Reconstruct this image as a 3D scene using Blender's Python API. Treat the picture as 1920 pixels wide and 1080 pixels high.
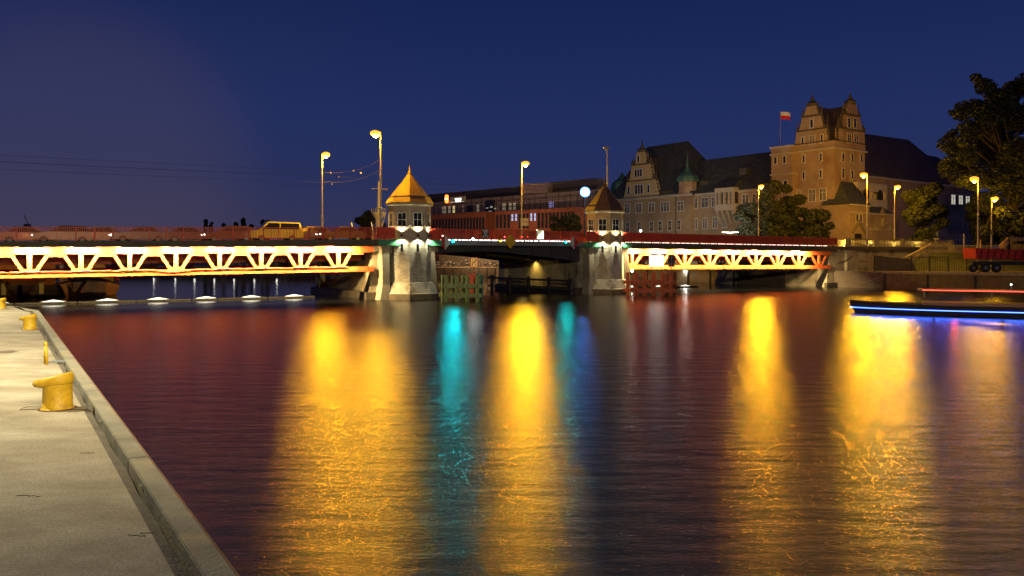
import bpy, math, random
from mathutils import Vector, Matrix
random.seed(7)
PI = math.pi
SC = bpy.context.scene
for o in list(bpy.data.objects): bpy.data.objects.remove(o)
COL = SC.collection
H, F, HY = 3.5, 1500.0, 485.0          # eye height over the water, focal length and horizon in photo pixels

# ------------------------------------------------------------------ camera
cam_d = bpy.data.cameras.new('camera'); cam = bpy.data.objects.new('camera', cam_d); COL.objects.link(cam)
cam.location = (0, 0, H); cam.rotation_euler = (PI / 2, 0, 0)
cam_d.sensor_width = 36; cam_d.lens = 36 * F / 1920; cam_d.shift_y = -(540 - HY) / 1920
cam_d.clip_end = 6000; cam_d.clip_start = .1
SC.camera = cam
SC.view_settings.view_transform = 'Standard'; SC.view_settings.look = 'None'
SC.view_settings.exposure = 0; SC.view_settings.gamma = 1
SC.cycles.use_denoising = True; SC.cycles.use_adaptive_sampling = False; SC.cycles.max_bounces = 5; SC.cycles.diffuse_bounces = 2; SC.cycles.glossy_bounces = 3
SC.cycles.caustics_reflective = False; SC.cycles.caustics_refractive = False; SC.cycles.sample_clamp_indirect = 4

def lin(r, g, b):
    f = lambda c: (c / 255 / 12.92) if c <= 10 else ((c / 255 + .055) / 1.055) ** 2.4
    return (f(r), f(g), f(b), 1)

# ------------------------------------------------------------------ dusk sky
wo = bpy.data.worlds.new('World'); SC.world = wo; wo.use_nodes = True
nt = wo.node_tree; nt.nodes.clear(); N = nt.nodes.new; L = nt.links.new
out = N('ShaderNodeOutputWorld'); tc = N('ShaderNodeTexCoord'); sep = N('ShaderNodeSeparateXYZ')
L(tc.outputs['Generated'], sep.inputs[0])
ramp = N('ShaderNodeValToRGB'); L(sep.outputs[2], ramp.inputs[0]); cr = ramp.color_ramp
cr.elements[0].position = 0; cr.elements[0].color = lin(58, 58, 90)
cr.elements[1].position = .8; cr.elements[1].color = lin(14, 24, 66)
for p, c in ((.045, (52, 54, 88)), (.1, (40, 50, 94)), (.17, (34, 48, 98)), (.3, (24, 39, 88))):
    e = cr.elements.new(p); e.color = lin(*c)
# town glow on thin cloud, low on the left
dot = N('ShaderNodeVectorMath'); dot.operation = 'DOT_PRODUCT'; L(tc.outputs['Generated'], dot.inputs[0])
gd = Vector((-.56, 1, .10)).normalized(); dot.inputs[1].default_value = gd
mr = N('ShaderNodeMapRange'); mr.inputs[1].default_value = .88; mr.inputs[2].default_value = 1.0; mr.interpolation_type = 'SMOOTHERSTEP'
L(dot.outputs['Value'], mr.inputs[0])
nz = N('ShaderNodeTexNoise'); nz.inputs['Scale'].default_value = 3.2; nz.inputs['Detail'].default_value = 4
mp = N('ShaderNodeMapping'); mp.inputs['Scale'].default_value = (1, 1, 3.2); L(tc.outputs['Generated'], mp.inputs[0]); L(mp.outputs[0], nz.inputs['Vector'])
mr2 = N('ShaderNodeMapRange'); mr2.inputs[1].default_value = .3; mr2.inputs[2].default_value = .7; mr2.inputs[3].default_value = .35; mr2.inputs[4].default_value = 1.1
L(nz.outputs[0], mr2.inputs[0])
mr.inputs[4].default_value = .05; mu = N('ShaderNodeMath'); mu.operation = 'MULTIPLY'; L(mr.outputs[0], mu.inputs[0]); L(mr2.outputs[0], mu.inputs[1])
mx = N('ShaderNodeMixRGB'); mx.blend_type = 'MIX'; L(mu.outputs[0], mx.inputs[0]); L(ramp.outputs[0], mx.inputs[1]); mx.inputs[2].default_value = lin(74, 68, 92)
dot2 = N('ShaderNodeVectorMath'); dot2.operation = 'DOT_PRODUCT'; L(tc.outputs['Generated'], dot2.inputs[0]); dot2.inputs[1].default_value = Vector((-.53, 1, .115)).normalized()
mr3 = N('ShaderNodeMapRange'); mr3.inputs[1].default_value = .975; mr3.inputs[2].default_value = 1.0; mr3.interpolation_type = 'SMOOTHERSTEP'; mr3.inputs[4].default_value = .10
L(dot2.outputs['Value'], mr3.inputs[0])
mx2 = N('ShaderNodeMixRGB'); L(mr3.outputs[0], mx2.inputs[0]); L(mx.outputs[0], mx2.inputs[1]); mx2.inputs[2].default_value = lin(128, 104, 86)
bg = N('ShaderNodeBackground'); L(mx2.outputs[0], bg.inputs[0]); bg.inputs[1].default_value = .92
sky = N('ShaderNodeTexSky'); sky.sky_type = 'NISHITA'; sky.sun_disc = False
sky.sun_elevation = math.radians(-6); sky.sun_rotation = math.radians(-45)
bg2 = N('ShaderNodeBackground'); L(sky.outputs[0], bg2.inputs[0]); bg2.inputs[1].default_value = .012
ad = N('ShaderNodeAddShader'); L(bg.outputs[0], ad.inputs[0]); L(bg2.outputs[0], ad.inputs[1]); L(ad.outputs[0], out.inputs[0])

# ------------------------------------------------------------------ light levels
SODIUM = (1, .46, .010); E_STREET = 7200
TRUSSC = (1, .66, .26); E_TRUSS = 2700
TOWERC = (1, .93, .62); E_TOWER = 95
QUAYC = (1, .87, .55); E_QUAY = 7600; E_FLOOD = 42000

# ------------------------------------------------------------------ materials
MATS = {}
def mat(name, col, rough=.7, metal=0, var=.25, scale=3, bump=0, bscale=None, emit=None, estr=0, spec=None, stretch=None, stain=None):
    if name in MATS: return MATS[name]
    m = bpy.data.materials.new(name); m.use_nodes = True; t = m.node_tree; n = t.nodes; b = n['Principled BSDF']
    b.inputs['Roughness'].default_value = rough; b.inputs['Metallic'].default_value = metal
    if spec is not None: b.inputs['Specular IOR Level'].default_value = spec
    c = tuple(col) + (1,) if len(col) == 3 else col
    if emit:
        b.inputs['Base Color'].default_value = c
        b.inputs['Emission Color'].default_value = tuple(emit) + (1,); b.inputs['Emission Strength'].default_value = estr
        MATS[name] = m; return m
    co = n.new('ShaderNodeTexCoord'); src = co.outputs['Object']
    if stretch:
        mp = n.new('ShaderNodeMapping'); mp.inputs['Scale'].default_value = stretch; t.links.new(src, mp.inputs[0]); src = mp.outputs[0]
    nz = n.new('ShaderNodeTexNoise'); nz.inputs['Scale'].default_value = scale; nz.inputs['Detail'].default_value = 6; nz.inputs['Roughness'].default_value = .65
    t.links.new(src, nz.inputs['Vector'])
    r = n.new('ShaderNodeValToRGB'); e = r.color_ramp.elements
    e[0].position = .3; e[1].position = .72
    e[0].color = tuple(x * (1 - var) for x in c[:3]) + (1,); e[1].color = tuple(min(1, x * (1 + var)) for x in c[:3]) + (1,)
    t.links.new(nz.outputs[0], r.inputs[0]); colo = r.outputs[0]
    if stain:
        n2 = n.new('ShaderNodeTexNoise'); n2.inputs['Scale'].default_value = stain[1]; n2.inputs['Detail'].default_value = 8
        t.links.new(co.outputs['Object'], n2.inputs['Vector'])
        mr_ = n.new('ShaderNodeMapRange'); mr_.inputs[1].default_value = .5; mr_.inputs[2].default_value = .7; t.links.new(n2.outputs[0], mr_.inputs[0])
        mm = n.new('ShaderNodeMixRGB'); t.links.new(mr_.outputs[0], mm.inputs[0]); t.links.new(colo, mm.inputs[1]); mm.inputs[2].default_value = tuple(stain[0]) + (1,)
        colo = mm.outputs[0]
    t.links.new(colo, b.inputs['Base Color'])
    if bump:
        n3 = n.new('ShaderNodeTexNoise'); n3.inputs['Scale'].default_value = bscale or scale * 4; n3.inputs['Detail'].default_value = 4
        t.links.new(src, n3.inputs['Vector'])
        bp = n.new('ShaderNodeBump'); bp.inputs['Strength'].default_value = bump; bp.inputs['Distance'].default_value = .03
        t.links.new(n3.outputs[0], bp.inputs['Height']); t.links.new(bp.outputs[0], b.inputs['Normal'])
    MATS[name] = m; return m
def glow(name, c, s): return mat(name, (.5, .5, .5), emit=c, estr=s)

def brick_mat(name, c1, c2, mortar, scale, bw=.5, rh=.25, bump=.5, distance=.02, off=.5):
    if name in MATS: return MATS[name]
    m = bpy.data.materials.new(name); m.use_nodes = True; t = m.node_tree; n = t.nodes; b = n['Principled BSDF']; b.inputs['Roughness'].default_value = .85
    co = n.new('ShaderNodeTexCoord'); sp = n.new('ShaderNodeSeparateXYZ'); t.links.new(co.outputs['Object'], sp.inputs[0])
    ge = n.new('ShaderNodeNewGeometry'); sn = n.new('ShaderNodeSeparateXYZ'); t.links.new(ge.outputs['Normal'], sn.inputs[0])
    # run courses along the wall: horizontal tangent coordinate = x*ny - y*nx
    a = n.new('ShaderNodeMath'); a.operation = 'MULTIPLY'; t.links.new(sp.outputs[0], a.inputs[0]); t.links.new(sn.outputs[1], a.inputs[1])
    c = n.new('ShaderNodeMath'); c.operation = 'MULTIPLY'; t.links.new(sp.outputs[1], c.inputs[0]); t.links.new(sn.outputs[0], c.inputs[1])
    d = n.new('ShaderNodeMath'); d.operation = 'SUBTRACT'; t.links.new(a.outputs[0], d.inputs[0]); t.links.new(c.outputs[0], d.inputs[1])
    cb = n.new('ShaderNodeCombineXYZ'); t.links.new(d.outputs[0], cb.inputs[0]); t.links.new(sp.outputs[2], cb.inputs[1])
    nz = n.new('ShaderNodeTexNoise'); nz.inputs['Scale'].default_value = 2.5; t.links.new(co.outputs['Object'], nz.inputs['Vector'])
    ml = n.new('ShaderNodeVectorMath'); ml.operation = 'MULTIPLY_ADD'; t.links.new(nz.outputs[1], ml.inputs[0]); ml.inputs[1].default_value = (.12, .12, 0); t.links.new(cb.outputs[0], ml.inputs[2])
    br = n.new('ShaderNodeTexBrick'); t.links.new(ml.outputs[0], br.inputs['Vector']); br.inputs['Scale'].default_value = scale; br.offset = off
    br.inputs['Brick Width'].default_value = bw; br.inputs['Row Height'].default_value = rh; br.inputs['Mortar Size'].default_value = .012; br.inputs['Mortar Smooth'].default_value = .6
    br.inputs['Color1'].default_value = tuple(c1) + (1,); br.inputs['Color2'].default_value = tuple(c2) + (1,); br.inputs['Mortar'].default_value = tuple(mortar) + (1,)
    n4 = n.new('ShaderNodeTexNoise'); n4.inputs['Scale'].default_value = 1.1; n4.inputs['Detail'].default_value = 7; t.links.new(co.outputs['Object'], n4.inputs['Vector'])
    mr_ = n.new('ShaderNodeMapRange'); mr_.inputs[1].default_value = .3; mr_.inputs[2].default_value = .7; mr_.inputs[3].default_value = .7; mr_.inputs[4].default_value = 1.15; t.links.new(n4.outputs[0], mr_.inputs[0])
    mm = n.new('ShaderNodeMixRGB'); mm.blend_type = 'MULTIPLY'; mm.inputs[0].default_value = 1; t.links.new(br.outputs[0], mm.inputs[1]); t.links.new(mr_.outputs[0], mm.inputs[2])
    t.links.new(mm.outputs[0], b.inputs['Base Color'])
    n3 = n.new('ShaderNodeTexNoise'); n3.inputs['Scale'].default_value = 9; n3.inputs['Detail'].default_value = 5; t.links.new(co.outputs['Object'], n3.inputs['Vector'])
    sb = n.new('ShaderNodeMath'); sb.operation = 'SUBTRACT'; t.links.new(n3.outputs[0], sb.inputs[0]); t.links.new(br.outputs['Fac'], sb.inputs[1])
    bp = n.new('ShaderNodeBump'); bp.inputs['Strength'].default_value = bump; bp.inputs['Distance'].default_value = distance
    t.links.new(sb.outputs[0], bp.inputs['Height']); t.links.new(bp.outputs[0], b.inputs['Normal'])
    MATS[name] = m; return m

M_red = mat('red_paint', (.55, .065, .03), .5, var=.2, scale=2)
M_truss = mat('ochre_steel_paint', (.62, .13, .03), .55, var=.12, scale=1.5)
M_trussdim = mat('shaded_ochre_steel_paint', (.30, .07, .02), .6, var=.2, scale=1.5)  # truss paint with the shade of the unlit inner and far steel put in
M_dark = mat('dark_steel', (.035, .035, .04), .6)
M_fascia = mat('weathered_fascia', (.09, .075, .05), .75, var=.35, scale=1.2)
M_grey = mat('grey_steel_paint', (.18, .2, .21), .55, var=.2, scale=1.2)
M_conc = mat('pier_concrete', (.36, .32, .23), .85, var=.3, scale=.8, bump=.4, bscale=6, stain=((.12, .1, .07), .45), stretch=(1, 1, .45))
M_wet = mat('wet_concrete', (.07, .06, .04), .5, var=.5, scale=1.5, bump=.5)
M_green = mat('green_paint', (.06, .25, .14), .5, var=.25, scale=2)
M_asph = mat('asphalt', (.05, .05, .052), .8, var=.2, scale=5)
M_plast = mat('tower_plaster', (.44, .38, .27), .85, var=.2, scale=1.2, bump=.35, bscale=14, stain=((.2, .17, .12), .8))
M_rub = brick_mat('tower_rubble_stone', (.60, .56, .46), (.46, .43, .34), (.24, .21, .16), 1.0, bw=.34, rh=.13, bump=1.0, distance=.05)
M_copper = mat('copper_roof', (.20, .115, .04), .6, metal=.1, var=.25, scale=1.5, stretch=(1, 1, 3))
M_brownroof = mat('dark_copper_roof', (.10, .05, .03), .65, metal=0, var=.3, scale=1.5, stretch=(1, 1, 3))
M_glass = mat('dark_glass', (.015, .017, .02), .12, var=.1)
M_pole = mat('galvanised_pole', (.34, .31, .27), .5, metal=.3, var=.12)
M_yel = mat('yellow_paint', (.62, .40, .015), .5, var=.22, scale=6, bump=.25, bscale=30, stain=((.45, .26, .02), 11))
M_white = mat('white_paint', (.72, .72, .70), .5, var=.1)
M_black = mat('black_rubber', (.015, .015, .015), .8)
M_wall = mat('ochre_render', (.42, .31, .19), .9, var=.18, scale=.5, stain=((.26, .19, .12), .25))
M_wallred = mat('rosy_render', (.42, .31, .21), .9, var=.18, scale=.35, stain=((.28, .16, .09), .2))
M_gable = mat('pale_yellow_render', (.55, .42, .21), .9, var=.12, scale=.6)
M_trim = mat('pale_stone_trim', (.52, .47, .38), .85, var=.15, scale=1)
M_dtrim = mat('dark_stone_trim', (.10, .085, .06), .9, var=.35, scale=1.2)  # much darker tone of the stone trim
M_roof = brick_mat('dark_roof_tiles', (.09, .10, .08), (.065, .072, .06), (.012, .012, .012), 1.0, bw=.5, rh=.5, bump=.6, distance=.08)
M_roofb = mat('brown_roof_tiles', (.085, .06, .045), .8, var=.35, scale=.6)
M_verd = mat('verdigris_copper', (.07, .16, .12), .6, var=.35, scale=1.5)
M_brick = brick_mat('red_brick', (.33, .095, .045), (.25, .07, .035), (.2, .12, .08), 1.0, bw=.5, rh=.16, bump=.3)
M_metalclad = mat('grey_cladding', (.19, .16, .20), .5, var=.12, scale=.6)
M_darkclad = mat('dark_cladding', (.04, .04, .06), .5, var=.2, scale=.6)
M_stonebal = mat('balustrade_stone', (.28, .24, .16), .85, var=.3, scale=2)
M_grass = mat('grass_green', (.07, .08, .02), .95, var=.5, scale=1.6, bump=.6, bscale=14)
M_bark = mat('bark', (.05, .035, .022), .9, var=.4, scale=6, bump=.5)
M_soil = mat('quay_paving', (.12, .10, .08), .9, var=.3, scale=.6)
def leafm(name, c, v=.5):
    m = mat(name, c, .7, var=v, scale=1.2); return m
M_leafA = leafm('leaf_green', (.024, .03, .010)); M_leafB = leafm('dark_leaf_green', (.02, .026, .012)); M_leafC = leafm('far_leaf_green', (.03, .04, .02))

# ------------------------------------------------------------------ mesh builder
ORIG = {}
class MB:
    def __init__(s, M=None): s.v = []; s.f = []; s.M = M
    def add(s, vs, fs):
        k = len(s.v)
        s.v += [(s.M @ Vector(v)) if s.M else Vector(v) for v in vs]
        s.f += [tuple(i + k for i in f) for f in fs]; return s
    def box(s, x0, x1, y0, y1, z0, z1, R=None):
        vs = [(x, y, z) for x in (x0, x1) for y in (y0, y1) for z in (z0, z1)]
        if R: vs = [R @ Vector(v) for v in vs]
        return s.add(vs, [(0, 1, 3, 2), (4, 6, 7, 5), (0, 4, 5, 1), (2, 3, 7, 6), (0, 2, 6, 4), (1, 5, 7, 3)])
    def hexa(s, a, b):   # a, b: two loops of n points
        n = len(a)
        return s.add(list(a) + list(b), [tuple(range(n))[::-1], tuple(range(n, 2 * n))] + [(i, (i + 1) % n, n + (i + 1) % n, n + i) for i in range(n)])
    def ext(s, pts, d):
        d = Vector(d); return s.hexa([Vector(p) for p in pts], [Vector(p) + d for p in pts])
    def beam(s, p, q, w, h, up=(0, 0, 1)):
        p, q = Vector(p), Vector(q); d = (q - p).normalized(); sd = d.cross(Vector(up)).normalized(); u = sd.cross(d)
        c = [sd * (w / 2) + u * (h / 2), sd * (-w / 2) + u * (h / 2), sd * (-w / 2) - u * (h / 2), sd * (w / 2) - u * (h / 2)]
        return s.hexa([p + x for x in c], [q + x for x in c])
    def tube(s, p, q, r1, r2=None, n=8):
        p, q = Vector(p), Vector(q); r2 = r1 if r2 is None else r2
        d = (q - p).normalized(); a = d.orthogonal().normalized(); b = d.cross(a)
        R = lambda c, r: [c + (a * math.cos(2 * PI * i / n) + b * math.sin(2 * PI * i / n)) * r for i in range(n)]
        return s.hexa(R(p, r1), R(q, r2))
    def path(s, pts, r, n=6):
        for a, b in zip(pts, pts[1:]): s.tube(a, b, r, r, n)
        return s
    def lathe(s, prof, n=8, c=(0, 0, 0), ph=0, sx=1, sy=1):
        vs = []; fs = []
        for r, z in prof:
            for i in range(n):
                a = ph + 2 * PI * i / n; vs.append((c[0] + sx * r * math.cos(a), c[1] + sy * r * math.sin(a), c[2] + z))
        for j in range(len(prof) - 1):
            for i in range(n):
                k = (i + 1) % n; fs.append((j * n + i, j * n + k, (j + 1) * n + k, (j + 1) * n + i))
        fs.append(tuple(range(n))[::-1]); fs.append(tuple(range((len(prof) - 1) * n, len(prof) * n)))
        return s.add(vs, fs)
    def face(s, pts): return s.add(pts, [tuple(range(len(pts)))])
    def build(s, name, m, parent=None, smooth=False, bevel=0):
        o0 = ORIG.get(parent.name, Vector()) if parent else Vector()
        me = bpy.data.meshes.new(name); me.from_pydata([tuple(v - o0) for v in s.v], [], s.f); me.update()
        import bmesh
        if len(s.f) < 20000:
            bm = bmesh.new(); bm.from_mesh(me); bmesh.ops.recalc_face_normals(bm, faces=bm.faces)
            if bevel: bmesh.ops.bevel(bm, geom=list(bm.edges), offset=bevel, segments=2, affect='EDGES', clamp_overlap=True)
            bm.to_mesh(me); bm.free()
        me.materials.append(m)
        if smooth:
            for p in me.polygons: p.use_smooth = True
        o = bpy.data.objects.new(name, me); COL.objects.link(o)
        if parent: o.parent = parent; ORIG[o.name] = o0
        return o

def tag(o, label=None, cat=None, group=None, kind=None):
    if label: o['label'] = label
    if cat: o['category'] = cat
    if group: o['group'] = group
    if kind: o['kind'] = kind
    return o
def thing(name, label, cat, loc=(0, 0, 0), group=None):
    o = bpy.data.objects.new(name, None); COL.objects.link(o); o.location = loc; o.empty_display_size = .2
    ORIG[o.name] = Vector(loc); return tag(o, label, cat, group)
def kids(o): return [c for c in bpy.data.objects if c.parent == o]
def copy_tree(o, parent=None):
    c = o.copy(); COL.objects.link(c); c.parent = parent
    for ch in kids(o): copy_tree(ch, c)
    return c
def light(kind, loc, color, energy, parent=None, name='bulb', size=.1, size_y=None, direction=None, spot=None, blend=.5):
    d = bpy.data.lights.new(name, kind); d.energy = energy; d.color = color
    if kind == 'AREA':
        d.shape = 'RECTANGLE'; d.size = size; d.size_y = size_y or size
    else: d.shadow_soft_size = size
    if kind == 'SPOT': d.spot_size = spot; d.spot_blend = blend
    o = bpy.data.objects.new(name, d); COL.objects.link(o)
    o0 = ORIG.get(parent.name, Vector()) if parent else Vector()
    o.location = Vector(loc) - o0; o.parent = parent
    if direction is not None:
        o.rotation_euler = Vector(direction).to_track_quat('-Z', 'Y').to_euler()
    return o
def W(px, py, Y): return Vector(((px - 960) / F * Y, Y, H + (HY - py) / F * Y))

# ------------------------------------------------------------------ water
TH = math.atan2(.508, .862)
BM = Matrix.Translation((-8.96, 70, 0)) @ Matrix.Rotation(TH, 4, 'Z')      # bridge frame: x along the bridge, y across it, away from the quay
def B(s, t, z): return BM @ Vector((s, t, z))
def water_mat():
    m = bpy.data.materials.new('river_water'); m.use_nodes = True; t = m.node_tree; n = t.nodes; b = n['Principled BSDF']; lk = t.links.new
    b.inputs['Base Color'].default_value = (.004, .005, .007, 1); b.inputs['IOR'].default_value = 1.33
    g = n.new('ShaderNodeNewGeometry')
    d = n.new('ShaderNodeVectorMath'); d.operation = 'DOT_PRODUCT'; lk(g.outputs['Position'], d.inputs[0]); d.inputs[1].default_value = (-.508, .862, 0)
    nz = n.new('ShaderNodeTexNoise'); nz.inputs['Scale'].default_value = .5; lk(g.outputs['Position'], nz.inputs['Vector'])
    ad = n.new('ShaderNodeMath'); ad.operation = 'MULTIPLY_ADD'; lk(nz.outputs[0], ad.inputs[0]); ad.inputs[1].default_value = 2.0; lk(d.outputs['Value'], ad.inputs[2])
    t0 = B(0, 1.5, 0); v0 = -.508 * t0.x + .862 * t0.y + 1
    mr = n.new('ShaderNodeMapRange'); mr.inputs[1].default_value = v0 - .7; mr.inputs[2].default_value = v0 + .7; lk(ad.outputs[0], mr.inputs[0])   # 0 ruffled, 1 calm
    # ruffled patches vary in strength
    n5 = n.new('ShaderNodeTexNoise'); n5.inputs['Scale'].default_value = .11; n5.inputs['Detail'].default_value = 3; lk(g.outputs['Position'], n5.inputs['Vector'])
    m5 = n.new('ShaderNodeMapRange'); m5.inputs[1].default_value = .3; m5.inputs[2].default_value = .7; m5.inputs[3].default_value = .24; m5.inputs[4].default_value = .27; lk(n5.outputs[0], m5.inputs[0])
    ro = n.new('ShaderNodeMapRange'); lk(mr.outputs[0], ro.inputs[0]); lk(m5.outputs[0], ro.inputs[3]); ro.inputs[4].default_value = .13
    lk(ro.outputs[0], b.inputs['Roughness'])
    mp = n.new('ShaderNodeMapping'); mp.inputs['Scale'].default_value = (.3, 1.0, 1); mp.inputs['Rotation'].default_value = (0, 0, .12); lk(g.outputs['Position'], mp.inputs[0])
    n1 = n.new('ShaderNodeTexNoise'); n1.inputs['Scale'].default_value = 30; n1.inputs['Detail'].default_value = 4; n1.inputs['Roughness'].default_value = .6; lk(mp.outputs[0], n1.inputs['Vector'])
    n2 = n.new('ShaderNodeTexNoise'); n2.inputs['Scale'].default_value = 2.2; n2.inputs['Detail'].default_value = 4; lk(mp.outputs[0], n2.inputs['Vector'])
    st = n.new('ShaderNodeMapRange'); lk(mr.outputs[0], st.inputs[0]); st.inputs[4].default_value = .05; sp_ = n.new('ShaderNodeSeparateXYZ'); lk(g.outputs['Position'], sp_.inputs[0]); m7 = n.new('ShaderNodeMapRange'); lk(sp_.outputs[1], m7.inputs[0]); m7.interpolation_type = 'SMOOTHSTEP'; m7.inputs[1].default_value = 12; m7.inputs[2].default_value = 42; m7.inputs[3].default_value = 1; m7.inputs[4].default_value = .75; lk(m7.outputs[0], st.inputs[3])
    b1 = n.new('ShaderNodeBump'); b1.inputs['Distance'].default_value = .008; lk(st.outputs[0], b1.inputs['Strength']); lk(n1.outputs[0], b1.inputs['Height'])
    b2 = n.new('ShaderNodeBump'); b2.inputs['Distance'].default_value = .03; lk(st.outputs[0], b2.inputs['Strength']); lk(n2.outputs[0], b2.inputs['Height']); lk(b1.outputs[0], b2.inputs['Normal'])
    sy = n.new('ShaderNodeSeparateXYZ'); lk(g.outputs['Position'], sy.inputs[0]); m6 = n.new('ShaderNodeMapRange'); lk(sy.outputs[1], m6.inputs[0])
    m6.inputs[1].default_value = 5; m6.inputs[2].default_value = 34; m6.inputs[3].default_value = .72; m6.inputs[4].default_value = 1
    rm = n.new('ShaderNodeMath'); rm.operation = 'MULTIPLY'; lk(ro.outputs[0], rm.inputs[0]); lk(m6.outputs[0], rm.inputs[1])
    gl = n.new('ShaderNodeBsdfAnisotropic'); gl.distribution = 'BECKMANN'; lk(rm.outputs[0], gl.inputs['Roughness']); lk(b2.outputs[0], gl.inputs['Normal'])
    gl.inputs['Color'].default_value = (.90, .90, .90, 1)
    fr = n.new('ShaderNodeFresnel'); fr.inputs['IOR'].default_value = 1.33; lk(b2.outputs[0], fr.inputs['Normal'])
    di = n.new('ShaderNodeBsdfDiffuse'); di.inputs['Color'].default_value = (.006, .007, .008, 1)
    mi = n.new('ShaderNodeMixShader'); lk(fr.outputs[0], mi.inputs[0]); lk(di.outputs[0], mi.inputs[1]); lk(gl.outputs[0], mi.inputs[2])
    n.remove(b); lk(mi.outputs[0], n['Material Output'].inputs['Surface'])
    return m
wm = MB(); wm.face([(-3000, -200, 0), (3000, -200, 0), (3000, 4000, 0), (-3000, 4000, 0)])
tag(wm.build('water', water_mat()), 'dark river water with golden, orange and turquoise light streaks', 'water', kind='structure')

# ------------------------------------------------------------------ banks
def slab(name, pts, z0, z1, m, label, cat='ground'):
    b = MB(); b.ext([(x, y, z0) for x, y in pts], (0, 0, z1 - z0)); return tag(b.build(name, m), label, cat, kind='structure')
slab('ground', [(41, 97), (51, 79), (98, -2), (120, -150), (3000, -150), (3000, 3900), (-3000, 3900), (-3000, 420), (-140, 172), (-30, 152), (-3, 148), (9, 141), (31, 111)],
     -2, 2.0, M_soil, 'low paved quay and land on the far bank')
slab('street_terrace', [(40, 113), (30, 137), (14, 166), (-10, 192), (-70, 232), (-70, 900), (900, 900), (900, 112.4), (56, 112.4), (44.2, 104)], 1.9, 5.0, M_asph, 'raised street level behind the stone balustrade')
slab('lower_terrace', [(54.5, 111.8), (120, 111.8), (140, 104), (53.2, 104)], 1.9, 4.3, M_soil, 'lower terrace between stairs and lawn slope')
g = MB(); g.add([(53, 104, 4.28), (140, 104, 4.28), (140, 96, 2.02), (49.5, 96, 2.02)], [(0, 1, 2, 3)]); g.add([(53, 104, 4.28), (49.5, 96, 2.02), (50, 104, 2.02)], [(0, 1, 2)])
tag(g.build('grass', M_grass), 'dim green grass slope below the dark railing', 'grass', kind='stuff')

# near quay
def quay_mat():
    m = bpy.data.materials.new('quay_concrete'); m.use_nodes = True; t = m.node_tree; n = t.nodes; b = n['Principled BSDF']; lk = t.links.new
    b.inputs['Roughness'].default_value = .8
    g = n.new('ShaderNodeNewGeometry'); mp = n.new('ShaderNodeMapping'); mp.inputs['Scale'].default_value = (.55, .95, 1); mp.inputs['Rotation'].default_value = (0, 0, .1); lk(g.outputs['Position'], mp.inputs[0])
    n1 = n.new('ShaderNodeTexNoise'); n1.inputs['Scale'].default_value = 1.6; n1.inputs['Detail'].default_value = 9; n1.inputs['Roughness'].default_value = .68; lk(mp.outputs[0], n1.inputs['Vector'])
    r = n.new('ShaderNodeValToRGB'); e = r.color_ramp.elements; e[0].position = .3; e[0].color = (.20, .175, .12, 1); e[1].position = .68; e[1].color = (.47, .43, .33, 1); x = e.new(.5); x.color = (.34, .30, .22, 1); lk(n1.outputs[0], r.inputs[0])
    n2 = n.new('ShaderNodeTexNoise'); n2.inputs['Scale'].default_value = 60; n2.inputs['Detail'].default_value = 4; lk(g.outputs['Position'], n2.inputs['Vector'])
    m2 = n.new('ShaderNodeMapRange'); m2.inputs[1].default_value = .35; m2.inputs[2].default_value = .65; m2.inputs[3].default_value = .72; m2.inputs[4].default_value = 1.2; lk(n2.outputs[0], m2.inputs[0])
    mm = n.new('ShaderNodeMixRGB'); mm.blend_type = 'MULTIPLY'; mm.inputs[0].default_value = 1; lk(r.outputs[0], mm.inputs[1]); lk(m2.outputs[0], mm.inputs[2])
    # crumbs of loose white mortar
    vo = n.new('ShaderNodeTexVoronoi'); vo.inputs['Scale'].default_value = 1.3; lk(g.outputs['Position'], vo.inputs['Vector'])
    m3 = n.new('ShaderNodeMapRange'); m3.inputs[1].default_value = .012; m3.inputs[2].default_value = .022; m3.inputs[3].default_value = 1; m3.inputs[4].default_value = 0; lk(vo.outputs['Distance'], m3.inputs[0])
    m4 = n.new('ShaderNodeMixRGB'); lk(m3.outputs[0], m4.inputs[0]); lk(mm.outputs[0], m4.inputs[1]); m4.inputs[2].default_value = (.7, .68, .6, 1)
    lk(m4.outputs[0], b.inputs['Base Color'])
    bp = n.new('ShaderNodeBump'); bp.inputs['Strength'].default_value = .45; bp.inputs['Distance'].default_value = .006
    a = n.new('ShaderNodeMath'); a.operation = 'ADD'; lk(n2.outputs[0], a.inputs[0]); lk(n1.outputs[0], a.inputs[1]); lk(a.outputs[0], bp.inputs['Height']); lk(bp.outputs[0], b.inputs['Normal'])
    return m
QZ = 1.8
qd = Vector((-.539, .842, 0)); qn = Vector((-.842, -.539, 0))      # along the edge; inland
E0 = Vector((1.25, 0, 0))
def Q(a, inl, z=QZ): p = E0 + qd * a + qn * inl; return Vector((p.x, p.y, z))
QL = 30.6
b = MB(); ring = [Q(-8, .26), Q(QL, .26)]
ring += [Vector((-17.3, 28.0, QZ)), Vector((-60, 29.5, QZ)), Vector((-60, -12, QZ))]
b.ext([(p.x, p.y, -2) for p in ring], (0, 0, QZ + 2))
tag(b.build('quay', quay_mat()), 'pale worn concrete quay in the foreground', 'quay', kind='structure')
M_cop = mat('coping_concrete', (.26, .25, .20), .8, var=.3, scale=2.2, bump=.5, bscale=40, stain=((.36, .3, .18), 3))
M_lip = mat('lip_concrete', (.17, .15, .12), .85, var=.3, scale=4, bump=.6, bscale=30)
cop = thing('kerb', 'grey concrete edge kerb of the quay with a dark open joint beside it', 'kerb', Q(0, 0))
a = -8
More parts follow.
